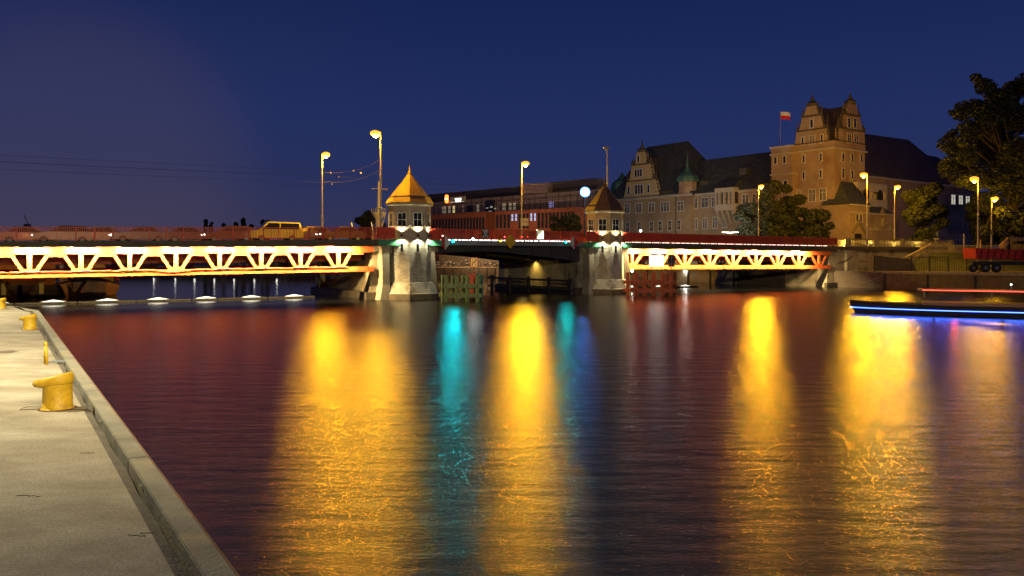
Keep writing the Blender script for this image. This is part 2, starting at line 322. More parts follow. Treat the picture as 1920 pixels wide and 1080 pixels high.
while a < QL:
    L_ = min(4.0, QL - a); b = MB(); b.hexa([Q(a + .012, 0, -1), Q(a + L_ - .012, 0, -1), Q(a + L_ - .012, .155, -1), Q(a + .012, .155, -1)], [Q(a + .012, 0, QZ + .035), Q(a + L_ - .012, 0, QZ + .035), Q(a + L_ - .012, .155, QZ + .04), Q(a + .012, .155, QZ + .04)])
    b.build('kerb_stone', M_cop, cop, bevel=.008); a += L_
b = MB()
for i in range(96):      # chipped sloping lip between the slab and the joint
    a0 = -8 + i * .4; a1 = a0 + .4
    if a1 > QL: break
    j0 = .188 + .006 * math.sin(i * 1.7) + .004 * math.sin(i * 5.3); j1 = .188 + .006 * math.sin((i + 1) * 1.7) + .004 * math.sin((i + 1) * 5.3)
    b.add([Q(a0, j0, QZ - .03), Q(a1, j1, QZ - .03), Q(a1, .265, QZ + .004), Q(a0, .265, QZ + .004)], [(0, 1, 2, 3)])
b.build('joint_lip', M_lip, cop)
b = MB(); b.hexa([Q(-8, -.012, .9), Q(QL, -.012, .9), Q(QL, -.002, .9), Q(-8, -.002, .9)], [Q(-8, -.012, QZ + .03), Q(QL, -.012, QZ + .03), Q(QL, -.002, QZ + .03), Q(-8, -.002, QZ + .03)])
b.build('edge_angle', mat('rusty_steel', (.22, .10, .04), .7, var=.5, scale=6), cop)
b = MB(); b.ext([Q(QL, 0, -1), Vector((-17.6, 28.2, -1)), Vector((-60, 29.75, -1)), Vector((-60, 29.5, -1)), Vector((-17.3, 28.0, -1)), Q(QL, .34, -1)], (0, 0, QZ + 1.03)); b.build('end_kerb', M_cop, cop)

def quayp(px, py): Y = (H - QZ) * F / (py - HY); return Vector(((px - 960) / F * Y, Y, QZ))
def make_bollard():
    r = thing('bollard', '', 'bollard')
    b = MB(); b.lathe([(.185, 0), (.17, .012), (.155, .03), (.15, .22), (.152, .27), (.156, .30)], 28); b.build('shaft', M_yel, r, smooth=True); MB().lathe([(.20, 0), (.20, .006), (.17, .008)], 24).build('base_ring', mat('rusty_foot', (.10, .05, .025), .9, var=.5, scale=12), r)
    b = MB(); n = 28; rings = []
    for z, k, ext in ((0.285, 1.0, .02), (.30, 1.05, .085), (.325, 1.06, .105), (.36, 1.03, .10), (.378, .93, .08)):
        ring = []
        for i in range(n):
            an = 2 * PI * i / n; x = math.cos(an); y = math.sin(an)
            e = max(0, -x) ** 1.3; rr = .155 * k
            zz = z - .055 * max(0, -x - .1) + (.035 * max(0, x) if z > .34 else 0)
            ring.append((x * rr - ext * e, y * rr, zz))
        rings.append(ring)
    vs = [p for r_ in rings for p in r_]; fs = [(j * n + i, j * n + (i + 1) % n, (j + 1) * n + (i + 1) % n, (j + 1) * n + i) for j in range(4) for i in range(n)]
    fs += [tuple(range(n))[::-1], tuple(range(4 * n, 5 * n))]
    b.add(vs, fs); b.build('head', M_yel, r, smooth=True)
    return r
bp_ = make_bollard()
GB = 'yellow mooring bollards on the quay'
for i, (px, py, sc, lb) in enumerate(((108, 766, 1, 'largest yellow bollard with hooked head, nearest on the quay'), (56, 618, .92, 'small yellow bollard beyond the yellow hoop on the quay'), (2, 579, .92, 'farthest yellow bollard cut by the left picture edge'))):
    o = bp_ if i == 0 else copy_tree(bp_)
    o.location = quayp(px, py); o.scale = (sc,) * 3; o.rotation_euler.z = .05; tag(o, lb, 'bollard', GB)
c0 = quayp(84, 684)
h_ = thing('ladder_hoop', 'slim yellow steel hoop standing near the quay edge', 'handrail', c0)
b = MB(); pts = [c0 + Vector((.035, 0, 0))]
for i in range(9): an = PI * i / 8; pts.append(c0 + Vector((-.02 + .045 * math.cos(an), .06 - .06 * math.cos(an), .29 + .06 * math.sin(an))))
pts.append(c0 + Vector((-.07, .12, 0))); b.path(pts, .019, 8); b.build('hoop_bar', M_yel, h_, smooth=True)
# steel cover and patched concrete
c1 = quayp(90, 768); b = MB(); b.add([c1 + Vector(p) for p in ((-.30, -.03, .004), (.42, -.03, .004), (.40, .14, .004), (-.32, .14, .004))], [(0, 1, 2, 3)])
tag(b.build('patch', mat('patched_concrete', (.27, .25, .18), .9, var=.35, scale=6)), 'square concrete patch round the foot of the near bollard', 'patch', kind='structure')
b = MB(); R = [c1 + Vector(p) for p in ((-.30, -.03, .008), (.42, -.03, .008), (.40, .14, .008), (-.32, .14, .008))]
b.path([R[3], R[0], R[1]], .0025, 4); b.path([R[2], R[3]], .002, 4)
tag(b.build('joint', mat('rust_line', (.12, .06, .03), .9)), 'rusty joint line round the patch by the near bollard', 'joint')
c1 = quayp(103, 679); b = MB(); b.ext([c1 + Vector(p) for p in ((-.08, -.05, .001), (.2, -.05, .001), (.2, .12, .001), (-.08, .12, .001))], (0, 0, .02))
tag(b.build('cover_plate', M_grey), 'small grey cover plate beside the yellow hoop', 'plate')
# cracks, rust spots and oil marks of the slab
M_crk = mat('crack_dark', (.05, .04, .03), .95, var=.3)
random.seed(31)
for j, (px, py, L_, a0) in enumerate(((240, 1003, .13, .1), (262, 1001, .1, .3), (60, 700, .3, -.1), (150, 850, .12, .2), (30, 930, .2, .05))):
    c = quayp(px, py); pts = [c + Vector((0, 0, .002))]; an = a0
    for k in range(9): an = a0 + random.uniform(-.7, .7); pts.append(pts[-1] + Vector((math.cos(an), math.sin(an), 0)) * L_ / 9)
    b = MB()
    for p_, q_ in zip(pts, pts[1:]): b.beam(p_, q_, random.uniform(.002, .006), .003)
    tag(b.build('crack', M_crk), None, 'crack', kind='structure')
M_stn = mat('oil_stain', (.16, .13, .09), .6, var=.3, scale=8)
for px, py, rx, ry in ((4, 660, .3, .22), (200, 786, .05, .12), (330, 985, .05, .03), (270, 910, .04, .05)):
    c = quayp(px, py); n = 16; pts = [c + Vector((rx * (1 + random.uniform(-.25, .25)) * math.cos(2 * PI * i / n), ry * (1 + random.uniform(-.25, .25)) * math.sin(2 * PI * i / n), .0025)) for i in range(n)]
    tag(MB().face(pts).build('stain', M_stn), None, 'stain', kind='structure')
# quay lamps outside the frame on the left light the quay
def quay_lamp(x, y, lab):
    r = thing('quay_lamp', lab, 'lamp post', (x, y, QZ), 'tall lamp posts along the quay')
    b = MB(); b.tube((x, y, QZ), (x, y, QZ + 7.6), .09, .05); b.build('pole', M_pole, r)
    b = MB(); b.tube((x, y, QZ + 7.55), (x + .9, y, QZ + 7.8), .04); b.build('arm', M_pole, r)
    b = MB(); b.box(x + .7, x + 1.35, y - .14, y + .14, QZ + 7.76, QZ + 7.88); hd = b.build('lamp_head', M_grey, r, bevel=.02)
    b = MB(); b.box(x + .8, x + 1.25, y - .1, y + .1, QZ + 7.735, QZ + 7.757); b.build('lens', glow('lens_warm_white', QUAYC, 30), hd)
    light('SPOT', (x + 1.02, y, QZ + 7.7), QUAYC, E_QUAY, r, size=.09, direction=(0, 0, -1), spot=2.5, blend=.9)
quay_lamp(-11.3, 10.2, 'quay lamp post beside the near bollard, just left of the picture')
xg, yg = 6.2, -5.0; r = thing('added_fill_flood', 'unseen floodlight mast added behind the viewpoint to light the bridge front', 'lamp post', (xg, yg, QZ))
MB().tube((xg, yg, QZ), (xg, yg, QZ + 10), .12, .07).build('pole', M_pole, r); MB().box(xg - .4, xg + .4, yg - .2, yg + .2, QZ + 10, QZ + 10.35).build('lamp_head', M_grey, r)  # pole and head of the added fill mast
light('SPOT', (xg, yg + .3, QZ + 10), (1, .78, .42), E_FLOOD, r, size=.15, direction=(-.12, 1, -.11), spot=1.6, blend=.6)  # fill spot added behind the viewpoint to light dolphins, railing and towers
quay_lamp(-19.5, 22.5, 'quay lamp post near the far end of the quay, left of the picture')

# ------------------------------------------------------------------ bridge
def zd(s): return 5.12 + (s + 3.3) * .018 if s < -3.3 else (5.14 - (s - 24) * .004 if s > 24 else 5.14)
def zt(s): return (s + 3.3) * .010 if s < -3.3 else (-(s - 24) * .005 if s > 24 else 0)
def strip(b, s0, s1, t0, t1, za, zb, n=6):
    for i in range(n):
        a, c = s0 + (s1 - s0) * i / n, s0 + (s1 - s0) * (i + 1) / n
        b.hexa([(a, t0, za(a)), (a, t1, za(a)), (a, t1, zb(a)), (a, t0, zb(a))], [(c, t0, za(c)), (c, t1, za(c)), (c, t1, zb(c)), (c, t0, zb(c))])
    return b
BW = 16.2
def railing(parent, s0, s1, t, bays, bar, solid=False, m=M_red, h=1.02):
    b = MB(BM); n = int((s1 - s0) / bar)
    strip(b, s0, s1, t - .03, t + .03, lambda s: zd(s) + h - .05, lambda s: zd(s) + h, 8)
    strip(b, s0, s1, t - .02, t + .02, lambda s: zd(s) + .13, lambda s: zd(s) + .17, 8)
    for i in range(n):
        s = s0 + (i + .5) * (s1 - s0) / n; b.box(s - .03, s + .03, t - .012, t + .012, zd(s) + .15, zd(s) + h - .03)
    if solid:
        strip(b, s0, s1, t + .03, t + .036, lambda s: zd(s) + .2, lambda s: zd(s) + h - .06, 8)
    r = b.build('railing', m, parent)
    for i in range(bays + 1):
        s = s0 + i * (s1 - s0) / bays; MB(BM).box(s - .035, s + .035, t - .045, t + .045, zd(s), zd(s) + h + .015).build('post', m, r)
    return r
def truss(root, s0, s1, nodes, t, m, lit, first=True, energy=E_TRUSS):
    za = lambda s: 4.06 + zt(s); zb = lambda s: 4.56 + zt(s)
    strip(MB(BM), s0, s1, t - .16, t + .16, za, zb).build('top_chord', m, root)
    bc = strip(MB(BM), s0, s1, t - .17, t + .17, lambda s: 2.42 + zt(s), lambda s: 2.84 + zt(s))
    for i in range(int((s1 - s0) / .78)):       # stiffener plates on the bottom chord
        s = s0 + .4 + i * .78; bc.box(s - .025, s + .025, t - .2, t - .165, 2.44 + zt(s), 2.82 + zt(s))
    bc = bc.build('bottom_chord', m, root)
    L_ = nodes[1] - nodes[0]
    for s in nodes:
        z0, z1 = 2.8 + zt(s), 4.1 + zt(s)
        MB(BM).box(s - .14, s + .14, t - .12, t + .12, z0, z1).build('vertical', m, root)
        MB(BM).ext([(s - .62, t - .19, z0 - .02), (s + .62, t - .19, z0 - .02), (s + .5, t - .19, z0 + .22), (s - .5, t - .19, z0 + .22)], (0, .03, 0)).build('gusset', m, bc)
        for sg in (-1, 1):
            e = s + sg * (L_ / 2 - .52)
            if s0 - .3 < e < s1 + .3:
                MB(BM).beam((s + sg * .35, t, z0 - .02), (e, t, z1 - .12), .22, .2, (0, 1, 0)).build('diagonal', m, root)
        if lit and s < 50.5:
            for_s = s + .12
            f = MB(BM).box(for_s - .75, for_s + .75, t - .98, t - .82, 4.50 + zt(s), 4.573 + zt(s)); f.build('light_fixture', M_dark, root)
            light('AREA', B(for_s, t - .9, 4.49 + zt(s)), TRUSSC, energy, root, 'fixture_light', 1.4, .09, direction=(B(0, .75, 0) - B(0, 0, 0)) + Vector((0, 0, -1.0)))
    # short horizontal heads between the diagonals
    b = MB(BM)
    for s in nodes:
        e = s + L_ / 2
        if e + .6 < s1: b.box(e - .62, e + .62, t - .1, t + .1, 3.86 + zt(e), 4.08 + zt(e))
    b.build('head_bars', m, root)

def span(name, label, s0, s1, nodes, rail):
    r = thing(name, label, 'bridge', B((s0 + s1) / 2, BW / 2, 0))
    strip(MB(BM), s0, s1, -.849, BW + .35, lambda s: max(zd(s) - .35, 4.58 + zt(s)), lambda s: zd(s) - .004, 8).build('deck', M_asph, r)
    b = MB(BM); strip(b, s0, s1, -1.05, -.85, lambda s: 4.575 + zt(s), zd, 8); b.build('fascia', M_fascia, r)
    b = MB(BM)
    for t in (3.2, 6.4, 9.6, 12.8): strip(b, s0, s1, t - .12, t + .12, lambda s: 3.3 + zt(s), lambda s: zd(s) - .36, 4)
    for i in range(int((s1 - s0) / 3.15)): s = s0 + 1 + i * 3.15; b.box(s - .1, s + .1, .2, BW - .2, 3.9 + zt(s), 4.4 + zt(s))
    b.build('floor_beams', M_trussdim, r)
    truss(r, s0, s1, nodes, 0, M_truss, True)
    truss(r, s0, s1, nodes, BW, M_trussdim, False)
    rail(r); return r
LN = [-6.43 - 3.15 * i for i in range(11)][::-1]
def lrail(r):
    railing(r, -41, -3.3, -.9, 32, .115); railing(r, -41, -3.3, BW + .2, 32, .2)
    b = MB(BM); pts = []
    for i in range(60):
        s = -41 + i * .6; dz = -.13 if 0 < (s + 20.6) < 3 else 0
        pts.append((s, -.225, 2.86 + zt(s) + dz * math.sin((s + 20.6) / 3 * PI) - .02 + .012 * math.sin(s * 2)))
    b.path(pts, .03, 5); b.build('cable', M_red, r)
span('truss_span', 'long floodlit yellow truss span left of the towers with red railing', -41, -3.35, LN, lrail)
RN = [24.75 + 3.62 * i for i in range(9)]
def rrail(r):
    railing(r, 23.95, 55.9, -.9, 24, .16, solid=True); railing(r, 23.95, 55.9, BW + .2, 24, .22)
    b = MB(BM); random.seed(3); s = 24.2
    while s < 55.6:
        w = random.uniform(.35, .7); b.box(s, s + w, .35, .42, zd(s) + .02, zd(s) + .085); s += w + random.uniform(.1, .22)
    b.build('light_trail_strip', glow('trail_pink', (1, .66, .52), 4), r)  # glowing dashes added in place of the light trails of passing cars
span('truss_span', 'floodlit yellow truss span right of the towers ending at the far bank', 23.95, 55.7, RN, rrail)

# bascule span between the towers
r = thing('bascule_span', 'dark arched lifting span with grey edge beam between the two towers', 'bridge', B(10.5, BW / 2, 0))
strip(MB(BM), 2.6, 18.3, -.35, BW + .35, lambda s: 4.78, lambda s: 5.13, 2).build('deck', M_asph, r)
strip(MB(BM), 2.6, 18.3, -.62, -.352, lambda s: 4.70, lambda s: 5.14, 2).build('edge_beam', M_grey, r)
def girder(t, k=0):
    b = MB(BM); n = 14; top = []; bot = []
    for i in range(n + 1):
        s = 2.6 + 15.7 * i / n; f = i / n; bot.append((s, t, 3.95 + .22 * math.sin(PI * min(1, f * 1.9) / 1.0 * .9) * (f < .55) - (.75 * max(0, (f - .45) / .55) ** 1.5))); top.append((s, t, 4.79))
    for i in range(n): b.hexa([bot[i], bot[i + 1], top[i + 1], top[i]], [tuple(Vector(p) + Vector((0, .14, 0))) for p in (bot[i], bot[i + 1], top[i + 1], top[i])])
    for i in range(1, n, 2): b.box(bot[i][0] - .04, bot[i][0] + .04, t - .1, t, bot[i][2] + .04, 4.7)
    return b
for t in (.2, 4.5, 9.5, 15.6): girder(t).build('girder', M_dark, r)
b = MB(BM)
for i in range(6): s = 4 + i * 2.6; b.box(s - .08, s + .08, .4, 15.6, 4.35, 4.77)
b.build('cross_beams', mat('pale_steel', (.3, .25, .14), .6), r)
railing(r, 2.7, 18.2, -.5, 12, .12); railing(r, 2.7, 18.2, BW + .2, 12, .2)
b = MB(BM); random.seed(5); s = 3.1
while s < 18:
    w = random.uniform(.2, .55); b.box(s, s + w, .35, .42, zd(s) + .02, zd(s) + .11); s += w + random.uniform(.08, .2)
b.build('light_trail_strip', glow('trail_white', (1, .93, .85), 4), r)  # added glow dashes stand for headlight trails on the lifting span
b = MB(BM); random.seed(8); s = 11.5
while s < 17.6:
    w = random.uniform(.2, .5); b.box(s, s + w, .5, .56, zd(s) + .16, zd(s) + .22); s += w + random.uniform(.1, .3)
b.build('red_trail_strip', glow('red_strip', (1, .03, .06), 3), r)  # red dashes added in place of tail-light trails

# piers
def pier(s0, s1, label, left_open=True):
    r = thing('bridge_pier', label, 'pier', B((s0 + s1) / 2, 8, 0))
    b = MB(BM)
    b.box(s0 + .35, s1 - .3, 1.6, BW - 1.2, -2, 4.3)                                   # recessed wall
    b.hexa([(s0 - .55, .3, -2), (s1 + .1, .3, -2), (s1 + .1, 1.7, -2), (s0 - .55, 1.7, -2)], [(s0, .3, 4.1), (s1, .3, 4.1), (s1, 1.7, 4.1), (s0, 1.7, 4.1)])   # near column
    b.hexa([(s0 - .35, BW - 1.3, -2), (s1 + .1, BW - 1.3, -2), (s1 + .1, BW + .1, -2), (s0 - .35, BW + .1, -2)], [(s0, BW - 1.3, 4.1), (s1, BW - 1.3, 4.1), (s1, BW + .1, 4.1), (s0, BW + .1, 4.1)])
    b.build('pier_body', M_conc, r)
    MB(BM).box(s0 - .62, s1 + .2, .1, BW + .2, -1.5, .62).build('footing', M_wet, r)
    b = MB(BM); b.box(s0 - .05, s1 + .05, -.2, 1.9, 4.1, 4.62); b.box(s0 + .1, s0 + .5, .28, 1.2, 2.5, 4.1); b.build('cornice', M_conc, r)
    b = MB(BM); b.box(s0, s1, -1.1, 3, 4.62, 5.13); b.box(s0, s1, 3, BW + .3, 4.4, 5.13); b.build('green_cap', M_green, r)
    b = MB(BM); b.box(s0 + .25, s1, 3.001, BW + .2, 3.4, 4.39); b.build('bearing_beam', M_dark, r)
    for sa, sb in ((s0, s0 + 1.5), (s1 - 1.1, s1)):
        rl = MB(BM); rl.box(sa, sb, -.98, -.94, 5.2, 6.14); rl.box(sa, sb, -1.02, -.9, 6.12, 6.18)
        for i in range(5): x = sa + (sb - sa) * i / 4; rl.box(x - .03, x + .03, -1.03, -.93, 5.13, 6.16)
        rl.build('railing_panel', M_red, r)
    return r
p1 = pier(-3.3, 2.6, 'concrete pier with green cap behind the left gold-roofed tower')
p2 = pier(18.3, 23.9, 'concrete pier with green cap behind the right brown-roofed tower')
for (pt, s0, m_) in ((p1, -3.3, M_conc), (p2, 18.3, M_conc)):
    b = MB(BM); b.hexa([(s0 - .1, -1.3, -1), (s0 + 1.2, -1.3, -1), (s0 + 1.2, .3, -1), (s0 - .1, .3, -1)], [(s0 + .45, -.9, 1.3), (s0 + 1.1, -.9, 1.3), (s0 + 1.1, .3, 1.3), (s0 + .45, .3, 1.3)])
    b.hexa([(s0 + .45, -.9, 1.3), (s0 + 1.1, -.9, 1.3), (s0 + 1.1, .3, 1.3), (s0 + .45, .3, 1.3)], [(s0 + .45, -.75, 4.4), (s0 + 1.1, -.75, 4.4), (s0 + 1.1, .3, 4.4), (s0 + .45, .3, 4.4)])
    b.box(s0 + .36, s0 + 1.2, -.85, .3, 4.4, 4.615)
    b.hexa([(s0 + 4.5, -1.0, -1), (s0 + 5.7, -1.0, -1), (s0 + 5.7, .28, -1), (s0 + 4.5, .28, -1)], [(s0 + 4.6, -.8, 4.4), (s0 + 5.3, -.8, 4.4), (s0 + 5.3, .28, 4.4), (s0 + 4.6, .28, 4.4)])
    b.box(s0 + 4.5, s0 + 5.4, -.85, .28, 4.4, 4.615)
    b.build('buttress', m_, pt)
# amber lamp under the lifting span, on the right pier's inner face
b = MB(BM); b.box(18.42, 18.6, 8.6, 9.1, 3.3, 3.45); b.build('light_fixture', M_dark, p2)
light('SPOT', B(18.1, 8.8, 3.3), (1, .62, .12), 260, p2, 'fixture_light', .06, direction=B(.35, 0, -1) - B(0, 0, 0), spot=2.2, blend=1)
light('POINT', B(15.5, 6.5, 3.9), (1, .62, .14), 22, p2, 'fixture_light', .08)
# timber fender in front of the right pier inner wall
r = thing('fender_rail', 'dark timber fender rails along the water under the lifting span', 'fender', B(17.2, 8, 0))
for t in range(0, 17, 4): MB(BM).box(17.0, 17.3, t - .12, t + .12, -1, 1.6).build('pile', M_dark, r)
MB(BM).box(16.85, 17.0, -.6, 16.6, 1.2, 1.42).build('wale', M_dark, r); MB(BM).box(16.85, 17.0, -.6, 16.6, .3, .48).build('wale', M_dark, r)

# far abutment
r = thing('bridge_abutment', 'stained concrete bridge abutment on the right bank with sloping buttresses', 'abutment', B(57, 8, 0))
b = MB(BM); b.box(55.95, 60, 1.4, BW - 1.3, -2, 4.4)
for ta, tb in ((.0, 1.5), (BW - 1.4, BW)): b.hexa([(54.7, ta, -2), (58.5, ta, -2), (58.5, tb, -2), (54.7, tb, -2)], [(55.75, ta, 4.4), (58.5, ta, 4.4), (58.5, tb, 4.4), (55.75, tb, 4.4)])
b.box(58.5, 60.5, -.4, 5, -2, 4.55); b.box(60.5, 66, .3, 5, -2, 4.4); b.box(66, 75, -.1, 1, -2, 3.9)
b.build('abutment_wall', M_conc, r)
MB(BM).box(54.6, 75.2, -.48, -.1, -1.5, .55).build('footing', M_wet, r)
MB(BM).box(55.95, 75, -.5, 5, 4.56, 5.0).build('cornice', M_fascia, r)
MB(BM).path([(56.8, -.5, 3.0), (57.6, -.55, 3.1), (58.9, -.6, 3.6), (60.8, .2, 4.1)], .09).build('cable', M_dark, r)
MB(BM).path([(61, .15, 3.2), (63.6, .15, 3.2), (63.6, .15, 4.3)], .12, 8).build('pipe', M_conc, r)
slab('approach_road', [tuple(B(55.8, -.4, 0).xy), tuple(B(140, 0, 0).xy), tuple(B(140, 16, 0).xy), tuple(B(55.8, 16.4, 0).xy)], 4.6, 5.015, M_asph, 'road leading off the bridge on the right bank', 'road')
slab('road', [tuple(B(-200, 0.4, 0).xy), tuple(B(-41.2, .4, 0).xy), tuple(B(-41.2, 16.1, 0).xy), tuple(B(-200, 16.1, 0).xy)], 4.0, 4.41, M_asph, 'road continuing off the left end of the bridge', 'road')

# ------------------------------------------------------------------ towers
def tower(s, label, roofm, wallm, sx=1.0):
    c = B(s, 0, 0); r = thing('bridge_tower', label, 'tower', c, 'octagonal towers of the lifting bridge')
    T = Matrix.Translation(c) @ Matrix.Rotation(TH + PI / 8, 4, 'Z'); k = 1 / math.cos(PI / 8)
    MB(T).lathe([(2.62, -2), (2.6, .5)], 8).build('footing', M_wet if 0 else mat('damp_plinth_stone', (.15, .12, .08), .7, var=.4, scale=1.2, bump=.5), r)
    MB(T).lathe([(2.58, .501), (2.5, .56), (2.12, 1.38), (2.02, 1.45), (2.0, 1.5)], 8).build('plinth', mat('plinth_stone', (.46, .44, .36), .8, var=.2, scale=1.5, stain=((.14, .12, .09), 1.1)), r)
    MB(T).lathe([(1.98, 1.5), (1.87, 5.15)], 8).build('stone_shaft', M_rub, r)
    MB(T).lathe([(1.885, 5.151), (1.86, 5.3), (1.86, 8.02)], 8).build('upper_wall', wallm, r)
    MB(T).lathe([(1.9, 8.021), (1.98, 8.1), (2.06, 8.14), (2.06, 8.24), (2.0, 8.3)], 8).build('cornice', M_plast, r)
    rf = MB(T).lathe([(2.12, 8.3), (2.1, 8.34), (1.78, 8.85), (1.74, 8.86), (1.04, 9.75), (.46, 10.5), (.12, 10.96)], 8).build('roof', roofm, r)
    MB(T).lathe([(.17, 10.96), (.2, 11.02), (.12, 11.1), (.1, 11.16), (.02, 11.75)], 8).build('spire', roofm, rf)
    MB(T).lathe([(1.80, 8.84), (1.83, 8.84), (1.83, 8.89), (1.76, 8.9)], 8).build('roof_band', M_dark, rf)
    for i in range(8):
        an = PI / 8 + i * PI / 4; R = T @ Matrix.Rotation(an, 4, 'Z'); a = 1.87 * math.cos(PI / 8)   # face plane distance, local +x outwards
        # skip faces that open onto the pier
        tt = math.sin(an + PI / 8)
        if tt > .8: continue
        b = MB(R)
        wn = b.box(a - .14, a - .008, -.36, .36, 6.28, 7.4).build('window', M_glass, r)
        b = MB(R); 
        b.box(a - .02, a + .05, -.43, -.36, 6.2, 7.48); b.box(a - .02, a + .05, .36, .43, 6.2, 7.48); b.box(a - .02, a + .05, -.36, .36, 7.4, 7.48); b.box(a - .02, a + .09, -.46, .46, 6.2, 6.28)
        b.box(a - .02, a + .012, -.36, .36, 6.82, 6.86); b.box(a - .02, a + .012, -.02, .02, 6.28, 7.4)
        b.build('frame', M_trim, wn)
        a2 = 1.915 * math.cos(PI / 8)
        sl = MB(R).box(a2 - .1, a2 + .015, -.11, .11, 4.1, 4.78).build('slit_window', M_glass, r)
        MB(R).box(a2 - .02, a2 + .15, -.2, .2, 4.0, 4.09).build('sill', M_trim, sl)
        b = MB(R); b.box(a + .0, a + .26, -.09, .09, 5.42, 5.56); fx = b.build('wall_lamp', M_dark, r)
        light('SPOT', R @ Vector((a + .17, 0, 5.75)), TOWERC, E_TOWER * 1.3, r, 'bulb_up', .05, direction=(0, 0, 1), spot=2.5, blend=.5)
        light('SPOT', R @ Vector((a + .24, 0, 5.25)), TOWERC, E_TOWER * 2.6, r, 'bulb_down', .05, direction=(0, 0, -1), spot=2.4, blend=.5)
    return r
tower(0, 'left bridge tower, larger, with gold copper roof lit orange', M_copper, M_plast)
tower(21.3, 'right bridge tower with dull brown roof', M_brownroof, mat('tower_plaster_ochre', (.42, .32, .18), .85, var=.2, scale=1.2, bump=.35, bscale=14))

# ------------------------------------------------------------------ street lamps
def street_lamp_proto():
    r = thing('street_lamp', '', 'street lamp')
    MB().lathe([(.16, 0), (.16, .1), (.115, .14), (.105, 2.6), (.12, 2.62), (.12, 2.7), (.085, 2.75), (.075, 5.4), (.085, 5.42), (.085, 5.5), (.055, 5.55), (.05, 9.0)], 10).build('pole', M_pole, r, smooth=False)
    MB().path([(0, 0, 8.9), (.1, 0, 9.05), (.45, 0, 9.1)], .035).build('arm', M_pole, r)
    b = MB(); b.lathe([(.02, .14), (.16, .12), (.26, .03), (.27, 0)], 14, (.3, 0, 9.04), sx=1.5); h = b.build('lamp_head', M_grey, r, smooth=True)
    b = MB(); b.lathe([(.01, -.2), (.15, -.14), (.2, 0), (.15, .14), (.01, .2)], 14, (.38, 0, 8.72)); b.build('bulb_glass', glow('sodium_core', (1, .8, .35), 12), h, smooth=True)
    b = MB(); b.lathe([(.2, .14), (.36, .04), (.40, -.08), (.36, -.2), (.24, -.3), (.02, -.33)], 16, (.38, 0, 9.0), sx=1.05); b.build('lens', glow('sodium_halo', (1, .36, .012), 1.9), h, smooth=True)  # amber bowl oversized to stand for the halo round the lamp
    light('POINT', (.38, 0, 8.1), SODIUM, E_STREET, r, 'bulb', .30)
    return r
def lampY(px, py, Y, zb):  # where, and how tall
    p = W(px, py, Y); return Vector((p.x, Y, zb)), (p.z - zb) / 9.0
GL = 'sodium street lamps on the bridge and street'
LAMPS = [(604, 288, 80.4, 5.1, 0, .85, 'lit street lamp left of the tall lamp by the gold-roofed tower'),
         (714, 248, 68.3, 5.1, PI, .8, 'tallest lit street lamp close to the gold-roofed tower'),
         (978, 305, 92.4, 5.1, 0, 1.5, 'lit street lamp between the two towers above the yellow diamond sign'),
         (1422, 348, 112, 5.0, 0, 1.0, 'lit street lamp in front of the bushy trees and the long wing'),
         (1626, 326, 102, 5.0, PI, 1.0, 'lit street lamp in front of the high tower house, nearest the balustrade'),
         (1677, 349, 119, 5.0, 0, 1.0, 'lit street lamp before the entrance block right of the tower house'),
         (1834, 334, 91, 2.0, PI, .13, 'lit street lamp before the left edge of the huge dark tree, above the truck bed'),
         (1859, 371, 93, 2.0, 0, .13, 'shorter lit street lamp farthest right, before the huge dark tree')]
proto = street_lamp_proto()
for i, (px, py, Y, zb, rz, k, lb) in enumerate(LAMPS):
    o = proto if i == 0 else copy_tree(proto)
    p, sc = lampY(px, py, Y, zb); o.location = p; o.scale = (1.15 if sc > 1.0 else 1, 1.15 if sc > 1.0 else 1, sc); o.rotation_euler.z = rz; tag(o, lb, 'street lamp', GL)
    if k != 1:
        for c in kids(o):
            if c.type == 'LIGHT': c.data = c.data.copy(); c.data.energy = E_STREET * k
o = copy_tree(proto); o.location = B(-43, 14, 4.4); o.rotation_euler.z = 0; tag(o, 'unseen street lamp added left of the view to light the bridge railing', 'street lamp', GL)  # unseen lamp added to brighten the left railing
for c in kids(o):
    if c.type == 'LIGHT': c.data = c.data.copy(); c.data.energy = E_STREET * .6
for nm, e_ in ((4, 5200), (5, 7500)):
    o = [x for x in bpy.data.objects if x.name.startswith('street_lamp') and x.get('label') == LAMPS[nm][6]][0]
    hp = W(LAMPS[nm][0], LAMPS[nm][1] + 8, LAMPS[nm][2])
    l_ = light('SPOT', (0, 0, 0), SODIUM, e_, None, 'facade_fill', .2, direction=Vector((66, 152, 9)) - hp, spot=1.9, blend=1); l_.location = hp + Vector((0, .5, 0))  # spot added to brighten the building front, not a second lamp head
    bpy.context.view_layer.update(); l_.parent = o; l_.matrix_parent_inverse = o.matrix_world.inverted()
p = W(1139, 277, 81.5)
r = thing('street_lamp', 'tall unlit street lamp rising behind the brown-roofed tower', 'street lamp', (p.x, 81.5, 5.1), GL)
b = MB(); b.tube((p.x, 81.5, 5.1), (p.x, 81.5, p.z), .12, .06, 10); b.build('pole', M_pole, r)
b = MB(); b.lathe([(.1, .1), (.3, .05), (.32, -.02), (.2, -.08)], 12, (p.x - .12, 81.5, p.z), sx=1.1); b.build('lamp_head', M_pole, r, smooth=True)
b = MB(); b.tube((p.x, 81.5, p.z - .6), (p.x - .25, 81.5, p.z), .03); b.build('arm', M_pole, r)

